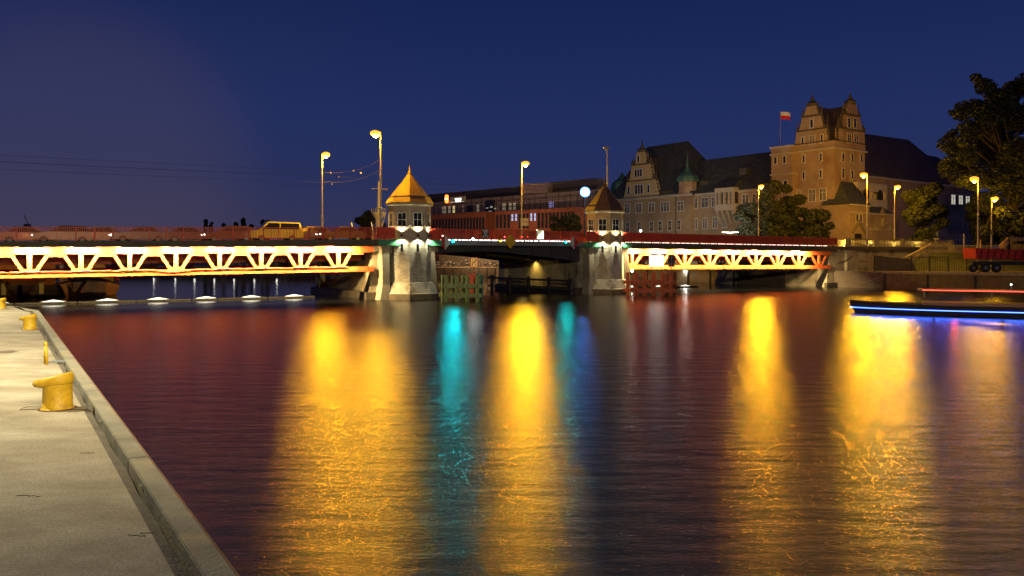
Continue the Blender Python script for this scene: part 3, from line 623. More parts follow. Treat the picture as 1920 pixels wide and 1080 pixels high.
# ------------------------------------------------------------------ buildings
class Fr:            # a facade plane: origin, direction along it, direction into the building
    def __init__(s, o, d, inn): s.o = Vector(o); s.d = Vector(d); s.i = Vector(inn)
    def s(s, px, ins=0):
        r = (px - 960) / F; o = s.o + s.i * ins
        return (r * o.y - o.x) / (s.d.x - r * s.d.y)
    def P(s, a, z, ins=0): p = s.o + s.d * a + s.i * ins; return Vector((p.x, p.y, z))
    def z(s, px, py, ins=0):
        p = s.P(s.s(px, ins), 0, ins); return H + (HY - py) * p.y / F
    def at(s, px, py, ins=0): return s.P(s.s(px, ins), s.z(px, py, ins), ins)
    def poly(s, b, pts, t0, t1):   # polygon (a,z) in the plane given thickness from inset t0 to t1
        return b.hexa([s.P(a, z, t0) for a, z in pts], [s.P(a, z, t1) for a, z in pts])
    def bx(s, b, a0, a1, z0, z1, t0, t1):
        return s.poly(b, [(a0, z0), (a1, z0), (a1, z1), (a0, z1)], t0, t1)
M_wglass = mat('old_window_glass', (.03, .03, .035), .15, var=.3, scale=.7)
M_wframe = mat('white_window_frame', (.60, .57, .52), .7, var=.1)
G_lit = glow('lit_window', (1, .95, .75), .55); G_blue = glow('lit_window_blue', (.35, .55, 1), .7); G_dim = glow('lit_window_dim', (.8, .75, .5), .12)
def win(fr, root, px, y0, y1, w, n=1, gl=None, cross=True, ins=0, trim=True, framem=None):
    a0 = fr.s(px - w / 2, ins); a1 = fr.s(px + w / 2, ins); a0, a1 = min(a0, a1), max(a0, a1); z1 = fr.z(px, y0, ins); z0 = fr.z(px, y1, ins)
    g = MB(); fr.bx(g, a0, a1, z0, z1, ins + .12, ins - .015); g = g.build('window', gl or M_wglass, root)
    f = MB(); t = .16; o = ins - .09
    if trim:
        fr.bx(f, a0 - t, a0 + .03, z0 - .02, z1, ins + .02, o); fr.bx(f, a1 - .03, a1 + t, z0 - .02, z1, ins + .02, o)
        fr.bx(f, a0 - t, a1 + t, z1, z1 + .2, ins + .02, o - .01); fr.bx(f, a0 - t - .08, a1 + t + .08, z0 - .2, z0 - .021, ins + .02, o - .08)
    for i in range(1, n): c = a0 + (a1 - a0) * i / n; fr.bx(f, c - .09, c + .09, z0 + .001, z1 - .001, ins, ins - .07)
    if cross:
        for i in range(n):
            c = a0 + (a1 - a0) * (i + .5) / n; fr.bx(f, c - .035, c + .035, z0 + .001, z1 - .001, ins, ins - .04)
        zc = z0 + (z1 - z0) * .66; fr.bx(f, a0 + .031, a1 - .031, zc - .04, zc + .04, ins, ins - .05)
    if f.v: f.build('frame', framem or M_wframe, g)
    return g
A = Fr((58, 144), (-.6, .8), (.8, .6))         # long riverside facade, running away to the left
D = Fr((58, 144), (.8, .6), (-.6, .8))         # the side turned to the bridge
def gable(fr, root, lv, m, mt, c, th=1.0, z_sp=None, ins=0):
    """lv: list of (half width, z) pairs bottom-up, steps; with scrolls on the shoulders"""
    pts = [(c + w, z) for w, z in lv] + [(c - w, z) for w, z in lv[::-1]]
    b = MB(); fr.poly(b, pts, ins, ins + th); g = b.build('gable', m, root)
    t = MB()
    for (w0, z0), (w1, z1) in zip(lv, lv[1:]):
        if abs(z1 - z0) < .3:        # shoulder: scroll
            for sg in (-1, 1):
                cc = c + sg * (w0 + w1) / 2; rr = max(.28, abs(w0 - w1) * .55)
                n = 10; arc = [(cc + rr * math.cos(2 * PI * i / n), z1 + rr * .7 + rr * math.sin(2 * PI * i / n)) for i in range(n)]
                fr.poly(t, arc, ins - .12, ins + th * .8)
                ob = fr.P(cc + sg * rr * .7, z1, ins + th * .4); t.lathe([(.26, 0), (.28, .35), (.14, .5), (.2, .75), (.12, 1.1), (.02, 2.3)], 6, tuple(ob))
            fr.bx(t, c - w0 - .1, c + w0 + .1, z0 - .16, z0 + .1, ins - .14, ins + .2)
        else:
            for sg in (-1, 1):
                k = 5
                for j in range(k):
                    f = (j + .5) / k; w = w0 + (w1 - w0) * f; zz = z0 + (z1 - z0) * f
                    t.lathe([(.02, -.3), (.26, -.12), (.3, .1), (.1, .32)], 6, tuple(fr.P(c + sg * w, zz, ins + .3)))
    t.build('gable_trim', mt, g)
    if z_sp:
        p = fr.P(c, lv[-1][1], ins + th / 2); h = z_sp - lv[-1][1]
        MB().lathe([(1.0, -.5), (1.15, .0), (.6, h * .16), (.34, h * .3), (.42, h * .36), (.22, h * .5), (.12, h * .75), (.02, h)], 8, tuple(p)).build('pinnacle', mt, g)
    return g
bld = thing('harbour_building', 'large old harbour office with stepped gables, corner tower and dark steep roofs', 'building', (45, 165, 5))
ZC = 17.2
# left block
def block(a0, a1, z0, z1, dep, m, name='wall', fr=A, ins=0):
    b = MB(); fr.bx(b, a0, a1, z0, z1, ins, ins + dep); return b.build(name, m, bld)
block(33, 57.6, 1.9, ZC, 17, M_wall)
block(8.7, 32.99, 1.9, ZC - .1, 15, M_wall, ins=.9)
def cornice(fr, a0, a1, z, ins=0, m=M_trim, h=.5, pr=.45):
    b = MB(); fr.bx(b, a0, a1, z - h, z - h * .5, ins + .05, ins - pr * .5); fr.bx(b, a0, a1, z - h * .5 + .002, z, ins + .05, ins - pr); return b.build('cornice', m, bld)
cornice(A, 32.7, 57.9, ZC + .25); cornice(A, 8.8, 32.6, ZC + .1, .9)
MB().tube(A.P(37.2, 5, -.1), A.P(37.2, ZC - .3, -.1), .1).build('drainpipe', M_dtrim, bld)
b = MB(); A.bx(b, 33, 57.6, 10.5, 10.8, .02, -.06); b.build('string_course', M_wall, bld); b = MB(); A.bx(b, 33, 57.6, 5, 6.6, .02, -.1); b.build('plinth', M_wall, bld)
def hiproof(fr, a0, a1, r0, r1, z0, z1, dep, ins, m, hip0=True, hip1=True, over=.4):
    b = MB(); P = fr.P; rd = ins + dep / 2
    v = [P(a0 - over, z0, ins - over), P(a1 + over, z0, ins - over), P(a1 + over, z0, ins + dep + over), P(a0 - over, z0, ins + dep + over), P(r0, z1, rd), P(r1, z1, rd)]
    b.add(v, [(0, 1, 5, 4), (2, 3, 4, 5), (1, 2, 5), (3, 0, 4), (3, 2, 1, 0)]); return b.build('roof', m, bld)
rf = hiproof(A, 33, 57.6, 40.8, 53.5, ZC + .26, 30.2, 16, 0, M_roof)
hiproof(A, 8.0, 33, 8.0, 40.0, ZC + .11, 25.4, 14, .9, M_roof, over=.3)
# gable on the left block
gc = (A.s(1203) * 1.0)
gw = abs(A.s(1170) - A.s(1237)) / 2
zg = lambda py: A.z(1203, py)
gable(A, bld, [(gw, ZC + .2), (gw * .9, zg(340)), (gw * .8, zg(337)), (gw * .68, zg(310)), (gw * .55, zg(306)), (gw * .42, zg(307.5) + .3), (gw * .36, zg(290)), (gw * .12, zg(281))] if 0 else
      [(gw, ZC + .2), (gw * .80, zg(338)), (gw * .66, zg(337.5)), (gw * .52, zg(308)), (gw * .32, zg(307.5)), (gw * .26, zg(288)), (gw * .1, zg(281))], M_gable, M_dtrim, gc, .9, zg(262), ins=-.25)
# little roof behind that gable
b = MB(); b.add([A.P(gc - gw * .9, ZC + .3, .6), A.P(gc + gw * .9, ZC + .3, .6), A.P(gc, zg(292), .6), A.P(gc - gw * .2, ZC + 3, 8), A.P(gc + gw * .2, ZC + 3, 8), A.P(gc, zg(292), 7)], [(0, 1, 2), (0, 2, 5, 3), (1, 4, 5, 2)]); b.build('roof', M_roofb, bld)
for (px, y0, y1, w, n) in ((1179, 350, 364, 4, 1), (1198, 347, 363, 15, 3), (1216, 347, 361, 4, 1), (1197, 318, 331, 14, 3), (1197, 292, 304, 4, 1)):
    win(A, bld, px, y0, y1, w, n, ins=-.25, cross=False, trim=True, framem=M_wframe)
# windows of the left block
for px, w, n in ((1176, 9, 2), (1198, 10, 2), (1222, 10, 2), (1247, 15, 3), (1276, 10, 2)):
    k = (px - 1176) / 100; win(A, bld, px, 383 - 4.5 * k, 399 - 4 * k, w, n)
for px in (1177, 1199, 1222, 1238, 1256, 1273):
    k = (px - 1177) / 96; win(A, bld, px, 418 - 4.5 * k, 435 - 4.5 * k, 6, 1)
# parapet balustrade right of the gable
b = MB(); a0, a1 = A.s(1268), A.s(1239)
for i in range(14): a_ = a0 + (a1 - a0) * i / 13; A.bx(b, a_ - .1, a_ + .1, ZC + .26, ZC + 1.1, .2, -.1)
A.bx(b, min(a0, a1), max(a0, a1), ZC + 1.101, ZC + 1.3, .3, -.2); b.build('parapet', M_dtrim, bld)
# corner turret with verdigris dome
tc_ = A.P(A.s(1284), 0, .8); b = MB()
b.lathe([(2.0, ZC + .3), (2.0, A.z(1284, 341))], 8, (tc_.x, tc_.y, 0), ph=.3); tur = b.build('turret', M_wallred, bld)
zt0 = A.z(1284, 341); MB().lathe([(2.5, zt0), (2.6, zt0 + .5), (2.3, zt0 + 1.2), (1.5, zt0 + 1.9), (.8, zt0 + 2.4), (.35, zt0 + 3.2), (.15, zt0 + 4.6), (.02, zt0 + 6.4)], 8, (tc_.x, tc_.y, 0), ph=.3).build('dome', M_verd, tur)
b = MB(); A.bx(b, A.s(1279.5), A.s(1271), zt0 - 2.2, zt0 - .6, -1.15, -1.35); b.build('turret_window', M_wglass, tur)
p = A.P(A.s(1144), 0, 4); MB().lathe([(2.6, ZC), (2.6, ZC + 2.5), (2.9, ZC + 3), (2.4, ZC + 4.6), (1, ZC + 5.6), (.1, ZC + 7)], 8, (p.x, p.y, 0)).build('dome', M_verd, bld)
# windows of the long wing
for px, w, n in ((1302, 11, 2), (1322, 11, 2), (1339, 8, 2), (1398, 11, 2), (1414, 6, 1), (1436, 6, 1)):
    k = (px - 1302) / 100; win(A, bld, px, 373 - 8 * k, 390 - 7.5 * k, w, n, ins=.9)
for px in (1304, 1322, 1341, 1359):
    k = (px - 1304) / 100; win(A, bld, px, 411 - 8 * k, 430 - 7.5 * k, 7.5, 2, ins=.9)
for px, py in ((1325, 345), (1398, 322)):
    c = A.at(px, py, 3.2); b = MB(); b.box(-.9, .9, -.9, .9, -.7, .7, R=Matrix.Translation(c) @ Matrix.Rotation(math.atan2(.8, -.6), 4, 'Z')); b.build('roof_window', M_dtrim, bld)
# bay with loggia
ba0, ba1 = A.s(1380), A.s(1345); z1 = ZC + .7; z0 = A.z(1362, 395)
b = MB(); A.bx(b, ba0, ba1, z0, z0 + 1.3, .9, -.9); A.bx(b, ba0, ba1, z1 - .9, z1, .9, -.9)
for i in range(5): a_ = ba0 + (ba1 - ba0) * i / 4; a_ = min(max(a_, ba0 + .25), ba1 - .25); A.bx(b, a_ - .22, a_ + .22, z0 + 1.301, z1 - .901, -.3, -.88)
b.build('bay', M_trim, bld)
b = MB(); A.bx(b, ba0 + .1, ba1 - .1, z0 + 1.3, z1 - .9, .8, .2); b.build('bay_glass', M_wglass, bld)
b = MB()
for i in range(4):
    a_ = ba0 + .4 + (ba1 - ba0 - .8) * i / 3; A.bx
    b.hexa([A.P(a_ - .22, z0 - 2.6, .9), A.P(a_ + .22, z0 - 2.6, .9), A.P(a_ + .22, z0 - 2.6, .6), A.P(a_ - .22, z0 - 2.6, .6)], [A.P(a_ - .22, z0 - .01, .9), A.P(a_ + .22, z0 - .01, .9), A.P(a_ + .22, z0 - .01, -.85), A.P(a_ - .22, z0 - .01, -.85)])
b.build('corbel', M_trim, bld)
b = MB(); zr = A.z(1355, 334, 2); b.add([A.P(ba0 - .3, z1, -1.1), A.P(ba1 + .3, z1, -1.1), A.P(ba1 - .5, zr, 3), A.P(ba0 + .8, zr, 3), A.P(ba0 - .3, z1, 3), A.P(ba1 + .3, z1, 3)], [(0, 1, 2, 3), (0, 3, 4), (1, 5, 2)]); b.build('roof', M_roof, bld)
# tower house
TZ = 23.3
b = MB(); A.bx(b, 0, 8.64, 1.9, TZ, 0, 10.3); b.build('tower_wall', M_wallred, bld)
tw = MB(); c0_, c1_ = A.P(-.25, TZ - .3, -.25), None
def ring(z0, z1, pr, m, name):
    b = MB(); A.bx(b, -pr, 8.64 + pr, z0, z1, -pr, 10.3 + pr); return b.build(name, m, bld)
ring(TZ, TZ + .35, .35, M_trim, 'cornice'); ring(TZ + .351, TZ + 1.5, .05, M_wallred, 'parapet'); ring(TZ + 1.501, TZ + 1.65, .18, M_dtrim, 'parapet_cap')
zL = lambda py: A.z(1521, py); hwL = lambda px: abs(A.s(1521 - px) - A.s(1521 + px)) / 2
zR = lambda py: D.z(1598, py); hwR = lambda px: abs(D.s(1598 - px) - D.s(1598 + px)) / 2
gable(A, bld, [(hwL(31), TZ + 1.6), (hwL(28), zL(243)), (hwL(23), zL(242)), (hwL(17), zL(217)), (hwL(14), zL(216)), (hwL(9), zL(200)), (hwL(4), zL(194))], M_wall, M_dtrim, A.s(1521), .8, zL(172))
gable(D, bld, [(hwR(24), TZ + 1.6), (hwR(24), zR(243)), (hwR(19), zR(242.5)), (hwR(15), zR(216)), (hwR(12), zR(215)), (hwR(8), zR(196)), (hwR(4), zR(190))], M_wallred, M_dtrim, D.s(1598), .8, zR(170))
b = MB(); zr = zR(196) - .2; cA, cD = 4.32, 5.15
def pr_(b, fr, c, hw, z0, z1, dep): b.hexa([fr.P(c - hw, z0, .8), fr.P(c + hw, z0, .8), fr.P(c, z1, .8)], [fr.P(c - hw, z0, dep), fr.P(c + hw, z0, dep), fr.P(c, z1, dep)])
pr_(b, A, cA, 3.5, TZ + 1.6, zr, 10.2); b.build('roof', M_roofb, bld)
b = MB(); pr_(b, D, cD, 4.4, TZ + 1.61, zr - .03, 8.5); b.build('roof', M_roofb, bld)
for px, y0, y1, w, n in ((1507, 291, 304, 4, 1), (1539, 288, 301, 4, 1), (1507, 323, 336, 4, 1), (1539, 319, 333, 4, 1), (1495, 358, 378, 9, 2), (1523, 356, 377, 11, 2), (1543, 354, 375, 11, 2),
                         (1522, 224, 239, 5, 1), (1505, 258, 271, 4, 1), (1523, 255, 269, 9, 2), (1541, 253, 267, 4, 1)):
    win(A, bld, px, y0, y1, w, n, cross=n > 1)
for px, y0, y1, w, n in ((1581, 288, 302, 4, 1), (1598, 289, 303, 4, 1), (1615, 290, 304, 4, 1), (1581, 317, 334, 4, 1), (1598, 320, 335, 4, 1), (1592, 222, 239, 5, 1), (1603, 223, 240, 5, 1), (1592, 251, 267, 7, 2), (1605, 252, 268, 7, 2), (1577, 398, 406, 4, 1), (1582, 398, 406, 4, 1), (1577, 410, 431, 4, 1), (1582, 410, 431, 4, 1)):
    win(D, bld, px, y0, y1, w, n, cross=False, framem=M_trim)
b = MB(); A.bx(b, -.4, 9, A.z(1550, 388), A.z(1550, 385), .02, -.25); b.build('string_course', M_wall, bld); b = MB(); A.bx(b, -.3, 1.2, 5, A.z(1565, 388.5), .02, -.2); b.build('corner_pier', M_wall, bld); b = MB(); D.bx(b, -.3, 4, D.z(1580, 388), D.z(1580, 386), .02, -.2); b.build('string_course', M_wall, bld)
# stair turret beside it and the flag
ta0, ta1 = A.s(1484.5, -1.6), A.s(1446, -1.6); zt_ = A.z(1465, 277, -1.6)
b = MB(); A.poly(b, [(ta0, 1.9), (ta1, 1.9), (ta1, zt_), (ta0, zt_)], -1.6, 3); b.build('stair_turret', M_wallred, bld)
b = MB()
for z_ in (zt_, A.z(1465, 290, -1.6), A.z(1465, 328, -1.6)): A.bx(b, ta0 - .15, ta1 + .2, z_, z_ + .3, -1.85, 3.2)
b.build('string_course', M_trim, bld)
for px, y0, y1, w in ((1454, 295, 307, 5), (1471, 293, 306, 5), (1473, 339, 356, 7)): win(A, bld, px, y0, y1, w, 1, ins=-1.6, cross=False)
# wing behind and right of the tower
wa0 = 10.3
b = MB(); D.bx(b, 10.31, 62, 1.9, 19.6, 2.5, 16); b.build('wall', M_wallred, bld)
b = MB(); q = D.P; zr1 = D.z(1703, 262, 9)
s1 = D.s(1703, 9); s2 = D.s(1745, 9)
b.add([q(10.4, 19.6, 2.1), q(s2 + 2, 19.6, 2.1), q(s2 + 2, 19.6, 16.4), q(10.4, 19.6, 16.4), q(10.4, D.z(1640, 257, 9), 9), q(s1, zr1, 9)], [(0, 1, 5, 4), (1, 2, 5), (2, 3, 4, 5), (0, 4, 3)]); b.build('roof', M_roofb, bld)
b = MB(); zq = D.z(1750, 293, 9); b.add([q(s2 - 6, 19.7, 2.2), q(62.5, 19.7, 2.2), q(62.5, 19.7, 16.5), q(s2 - 6, 19.7, 16.5), q(s2 - 6, zq, 9), q(58, zq, 9)], [(0, 1, 5, 4), (1, 2, 5), (2, 3, 4, 5), (0, 4, 3)]); b.build('roof', M_roofb, bld)
b = MB(); D.bx(b, 11, 62, 19.2, 19.6, 2.45, 2.1); D.bx(b, 11, 62, 17.6, 17.8, 2.5, 2.3); b.build('cornice', M_trim, bld)
for px in (1787, 1801, 1814): win(D, bld, px, 365 + (px - 1787) * .05, 383, 7.5, 2, gl=G_lit, ins=2.5)
for px in (1787, 1796, 1806, 1816): win(D, bld, px, 404, 424, 4.5, 1, ins=2.5, framem=M_trim)
for px in (1787, 1796, 1806): win(D, bld, px, 443, 460, 5, 1, ins=2.5, framem=M_trim)
gable(D, bld, [(5, 19.5), (4.3, 22), (3.3, 22.1), (2.4, 24.6), (1.4, 24.7), (.6, 26)], M_wallred, M_dtrim, D.s(1800, 2.3), .7, ins=2.1)
# entrance block with arms relief and loggia
ei = -3.2; e0, e1, e2 = D.s(1593, ei), D.s(1630, ei), D.s(1676, ei); ez = D.z(1610, 384, ei); ez2 = D.z(1650, 401, ei)
b = MB(); D.bx(b, e0, e1, 1.9, ez, ei, 2.4); D.bx(b, e1, e2, 1.9, ez2, ei, 2.4); b.build('entrance_wall', M_wall, bld)
b = MB(); D.bx(b, e0 - .1, e1, ez - .25, ez + .05, ei, ei - .3); D.bx(b, e0, e2, D.z(1650, 403, ei), D.z(1650, 400, ei), ei, ei - .25); b.build('string_course', M_trim, bld); b = MB(); D.bx(b, e1, e2, D.z(1650, 432, ei), D.z(1650, 430, ei), ei, ei - .2); b.build('string_course', M_trim, bld)
b = MB(); zp = D.z(1628, 322, 1); b.add([D.P(e0 - .3, ez, ei - .3), D.P(e1 + .2, ez, ei - .3), D.P(e1 + .2, zp, 2), D.P(e0 + 4.2, zp, 2), D.P(e0 - .3, ez, 2)], [(0, 1, 2, 3), (0, 3, 4)]); b.build('roof', M_roof, bld)
b = MB(); zq0 = D.z(1650, 388, -1); b.add([D.P(e1, ez2, ei - .3), D.P(e2 + .1, ez2, ei - .3), D.P(e2 + .1, zq0, -.9), D.P(e1, zq0, -.9)], [(0, 1, 2, 3)]); b.build('roof', M_roof, bld)
# loggia with two arches, standing back
b = MB(); lz0, lz1 = D.z(1650, 387, -.9), D.z(1650, 345, -.9); l0, l1 = e1 + .05, D.s(1664, -.9)
D.bx(b, l0, l1, lz0 - 1, lz0 + 1.2, -.9, 2); D.bx(b, l0, l1, lz1 - 1.6, lz1, -.9, 2)
nn = 3
for i in range(nn): c = l0 + (l1 - l0) * (i * .46 + .04); D.bx(b, c - .3, c + .35, lz0 + 1.2, lz1 - 1.6, -.88, 2)
b.build('loggia', M_trim, bld)
for i in range(2):
    c = l0 + (l1 - l0) * (i * .46 + .285); r_ = .95; pts = [(c - r_, lz0 + 1.25), (c + r_, lz0 + 1.25)] + [(c + r_ * math.cos(t * PI / 8), lz1 - 2.0 + .9 * math.sin(t * PI / 8)) for t in range(9)]
    b = MB(); D.poly(b, pts, -.95, -.93); b.build('arch_opening', M_black, bld)
b = MB(); cc = D.s(1655, ei); zc_ = D.z(1655, 418, ei)   # carved arms on the wall
b.lathe([(.01, -1.1), (.5, -.7), (.62, .2), (.45, .8), (.01, 1.0)], 10, tuple(D.P(cc, zc_, ei))); 
for sg in (-1, 1):
    for k in range(7):
        b.lathe([(.01, -.25), (.22, -.1), (.2, .2), (.01, .35)], 6, tuple(D.P(cc + sg * (1.2 + k * .42), zc_ - .3 - .22 * k + .5 * math.sin(k * 2), ei)))
for k in range(5): b.lathe([(.01, -.3), (.4, 0), (.01, .45)], 6, tuple(D.P(cc + (k - 2) * .35, zc_ + 1.4 + .5 * (2 - abs(k - 2)), ei)))
b.build('stone_arms', M_stonebal, bld)
for px in (1607, 1614): win(D, bld, px, 403, 416, 4, 1, ins=ei, cross=False, framem=M_trim)
b = MB(); cc = D.s(1609, ei); zz = D.z(1609, 436, ei); D.poly(b, [(cc - 2.4, zz), (cc - 2, zz - .1), (cc, zz + 1.7), (cc + 2, zz - .1), (cc + 2.4, zz), (cc, zz + 2.3)], ei, ei - .4); b.build('door_pediment', M_stonebal, bld)
b = MB(); D.bx(b, cc - 1.1, cc + 1.1, 5, zz - .2, ei + .02, ei - .03); b.build('door', M_black, bld)
# flag on its staff
fp = A.P(A.s(1463, 0), zt_ + .3, 0)
r = thing('flag', 'white and red flag flying from a thin staff on the stair turret', 'flag', fp)
zt2 = A.z(1463, 209, 0); MB().tube(fp, (fp.x, fp.y, zt2), .06, .04).build('flagpole', M_pole, r)
def cloth(z0, z1):
    b = MB(); n = 10; w = 1.9
    for i in range(n):
        f0, f1 = i / n, (i + 1) / n; g_ = lambda f: (fp.x + .08 + w * f, fp.y + .18 * math.sin(f * 7) * f)
        dz = lambda f: -.28 * f * f
        b.add([(*g_(f0), z0 + dz(f0)), (*g_(f1), z0 + dz(f1)), (*g_(f1), z1 + dz(f1)), (*g_(f0), z1 + dz(f0))], [(0, 1, 2, 3)])
    return b
cloth(zt2 - .75, zt2 - .05).build('white_band', mat('flag_white', (.75, .72, .7), .9, var=.05), r, smooth=True); cloth(zt2 - 1.45, zt2 - .75).build('red_band', mat('flag_red', (.65, .03, .03), .9, var=.05), r, smooth=True)

# modern office block left of it
off = thing('office_block', 'modern brick and glass office block with lit sign on its roof edge, between the towers', 'building', (0, 165, 2))
MF = Fr((12, 146), (-.71, .70), (.70, .71))
bld_keep = bld
def fpoly(name, m, pts, ins, dep, parent=None, fr=MF):
    b = MB(); fr.poly(b, pts, ins, ins + dep); return b.build(name, m, parent or off)
zM = lambda px, py, ins=0: MF.z(px, py, ins)
s_ = lambda px, ins=0: MF.s(px, ins)
zb1 = zM(860, 399.5); zb2 = zM(1000, 393)
b = MB(); MF.bx(b, s_(909), s_(780), 1.9, zb1, 0, 10); b.build('brick_wing', M_brick, off)
b = MB(); MF.bx(b, s_(1081), s_(927), 1.9, zb2, 0, 10); b.build('brick_wing', M_brick, off)
zu = zM(900, 371, 3.5); zt3 = zM(900, 357, 3.5)
b = MB(); MF.bx(b, s_(1122, 3.5), s_(770, 3.5), 1.9, zu, 3.5, 7); b.build('glass_storeys', M_metalclad, off)
b = MB(); MF.bx(b, s_(974, 5), s_(770, 5), zu, zt3 + .3, 5, 7); MF.bx(b, s_(1120, 5), s_(1027, 5), zu, zt3 + .6, 5, 7); b.build('dark_attic', M_darkclad, off)
b = MB(); MF.bx(b, s_(1026, 3.4), s_(979, 3.4), zu + .01, zt3 + .4, 3.4, 7); b.build('screen_storey', M_metalclad, off)
b = MB()      # seams of the cladding
a = s_(1119, 3.5); e = s_(775, 3.5)
k = 0
while a < e:
    MF.bx(b, a, a + .08, zb1 - 2, zu - (.9 if k % 2 else .1), 3.55, 3.4); a += 1.55; k += 1
for z_ in [zb2 - .2 + .42 * j for j in range(int((zu - zb2) / .42))]: MF.bx(b, s_(1119, 3.5), s_(925, 3.5), z_, z_ + .05, 3.55, 3.43)
MF.bx(b, s_(1119, 3.5), e, zu - .15, zu + .02, 3.6, 3.3); MF.bx(b, s_(1119, 3.5), e, zu - 1.0, zu - .9, 3.6, 3.4); b.build('mullions', M_dark, off)
b = MB(); a = s_(972, 5)
while a < s_(775, 5): MF.bx(b, a, a + .1, zu + .1, zt3 + .3, 5.02, 4.9); a += .8
b.build('seams', M_darkclad, off)
def owin(px, y0, y1, w, gl, ins=0):
    a0, a1 = sorted((s_(px - w / 2, ins), s_(px + w / 2, ins))); b = MB(); MF.bx(b, a0, a1, zM(px, y1, ins), zM(px, y0, ins), ins + .1, ins - .02); g_ = b.build('window', gl, off)
    b = MB(); MF.bx(b, a0 - .06, a0, zM(px, y1, ins), zM(px, y0, ins), ins + .1, ins - .08); MF.bx(b, a1, a1 + .06, zM(px, y1, ins), zM(px, y0, ins), ins + .1, ins - .08)
    zm = (zM(px, y1, ins) + zM(px, y0, ins)) / 2; MF.bx(b, a0, a1, zm - .05, zm + .05, ins + .05, ins - .05); b.build('frame', M_dark, g_)
random.seed(12)
for i in range(17): px = 813.5 + i * 5.8; owin(px, 411.5 - .045 * (px - 810), 436, 3.0, M_glass if random.random() < .75 else M_wglass)
for i in range(21):
    px = 932.5 + i * 7.1; lit = {4: G_blue, 5: G_blue, 9: G_blue, 10: G_blue}.get(i)
    owin(px, 403 - .045 * (px - 930), 428 if not lit else 414, 3.6, lit or M_wglass)
for px, w, gl in ((833, 8, G_dim), (843, 5, G_dim), (851, 5, glow('lit_window_yellow', (1, .85, .35), .45)), (868, 5, M_wframe), (882, 10, M_glass), (896, 6, G_dim), (945, 8, G_dim), (957, 6, G_dim), (965, 6, G_dim)):
    owin(px, 386 - .05 * (px - 850) , 399 - .05 * (px - 850), w, gl, 3.5)
owin(1034, 378, 389, 10, glow('lit_panel_blue', (.25, .3, .9), .3), 3.5)
b = MB(); MF.bx(b, s_(926, 3.2), s_(909.5, 3.2), 1.9, zM(915, 376, 3.2), 3.2, 8); b.build('stair_glass', M_glass, off)
b = MB()
for j, (px, py, w, h) in enumerate(((913, 390, 4, 2), (921, 388, 4, 3), (928, 391, 3, 2), (919, 402, 7, 1), (919, 408, 7, 1), (919, 413, 7, 1), (919, 396, 6, 1))):
    a0, a1 = sorted((s_(px - w / 2, 3.1), s_(px + w / 2, 3.1))); MF.bx(b, a0, a1, zM(px, py + h / 2, 3.1), zM(px, py - h / 2, 3.1), 3.19, 3.1)
b.build('lit_stairs', glow('lit_stairs', (.75, .85, .75), .22), off)
# roof sign: orange ring letter and white panel
sg_ = thing('roof_sign', 'lit roof sign, orange ring beside a bright white panel on the brick office block', 'sign', MF.at(852, 378, 2.5))
fb = MB(); a0, a1 = s_(871.5, 3), s_(845, 3); MF.bx(fb, a0, a1, zM(858, 379.3, 3), zM(858, 369, 3), 3.3, 2.9); fb.build('panel', mat('sign_panel', (.4, .42, .35), .6), sg_)
b = MB(); zc = zM(859, 375, 3); ca = s_(860, 3); MF.poly(b, [(ca - .75, zc - .42), (ca + .7, zc - .42), (ca + 1.05, zc + .35), (ca - 1.0, zc + .35)], 2.89, 2.8); b.build('lit_panel', glow('sign_white', (.95, 1, .75), 2.6), sg_)
b = MB(); MF.bx(b, a0 + .3, a1 - .05, zM(858, 379, 3), zM(858, 378.2, 3), 2.89, 2.85); b.build('lit_bar', glow('sign_white_dim', (.9, 1, .8), .5), sg_)
b = MB(); n = 20; ca = s_(838.8, 3); zc = zM(838.8, 373, 3)
ringp = lambda k, kz: [(ca + k * math.copysign(abs(math.cos(2 * PI * i / n)) ** .6, math.cos(2 * PI * i / n)), zc + kz * math.copysign(abs(math.sin(2 * PI * i / n)) ** .6, math.sin(2 * PI * i / n))) for i in range(n)]
o_, i_ = ringp(.52, .92), ringp(.17, .5)
for i in range(n):
    j = (i + 1) % n; MF.poly(b, [o_[i], o_[j], i_[j], i_[i]], 2.9, 2.7)
b.build('orange_ring', glow('sign_orange', (1, .22, .02), 3.2), sg_)
b = MB(); MF.bx(b, ca - .5, ca + .5, zc - .09, zc + .09, 2.69, 2.66); b.build('ring_bar', glow('sign_pale', (1, .7, .5), 3), sg_)
# round blue-white lamp disc
p = W(1097, 360, 138); r = thing('round_sign', 'glowing blue-white disc on a mast between office block and brown-roofed tower', 'sign', (p.x, 138, 2))
MB().tube((p.x, 138.3, 2), (p.x, 138.3, p.z), .12).build('mast', M_dark, r)
dsc = MB().tube((p.x, 138.0, p.z), (p.x, 138.25, p.z), .68, .68, 32); dsc.build('disc', glow('disc_white', (.5, .85, 1), 3), r)
b = MB(); n = 36
for i in range(n):
    a0, a1 = 2 * PI * i / n, 2 * PI * (i + 1) / n; f = lambda a, rr, y: (p.x + rr * math.cos(a), y, p.z + rr * math.sin(a))
    b.hexa([f(a0, .67, 137.98), f(a1, .67, 137.98), f(a1, .86, 137.98), f(a0, .86, 137.98)], [f(a0, .67, 138.25), f(a1, .67, 138.25), f(a1, .86, 138.25), f(a0, .86, 138.25)])
b.build('rim', glow('disc_rim', (.05, .3, 1), 2.2), r)
light('POINT', (p.x, 137.4, p.z), (.06, .25, 1), 650, r, 'bulb', .4)

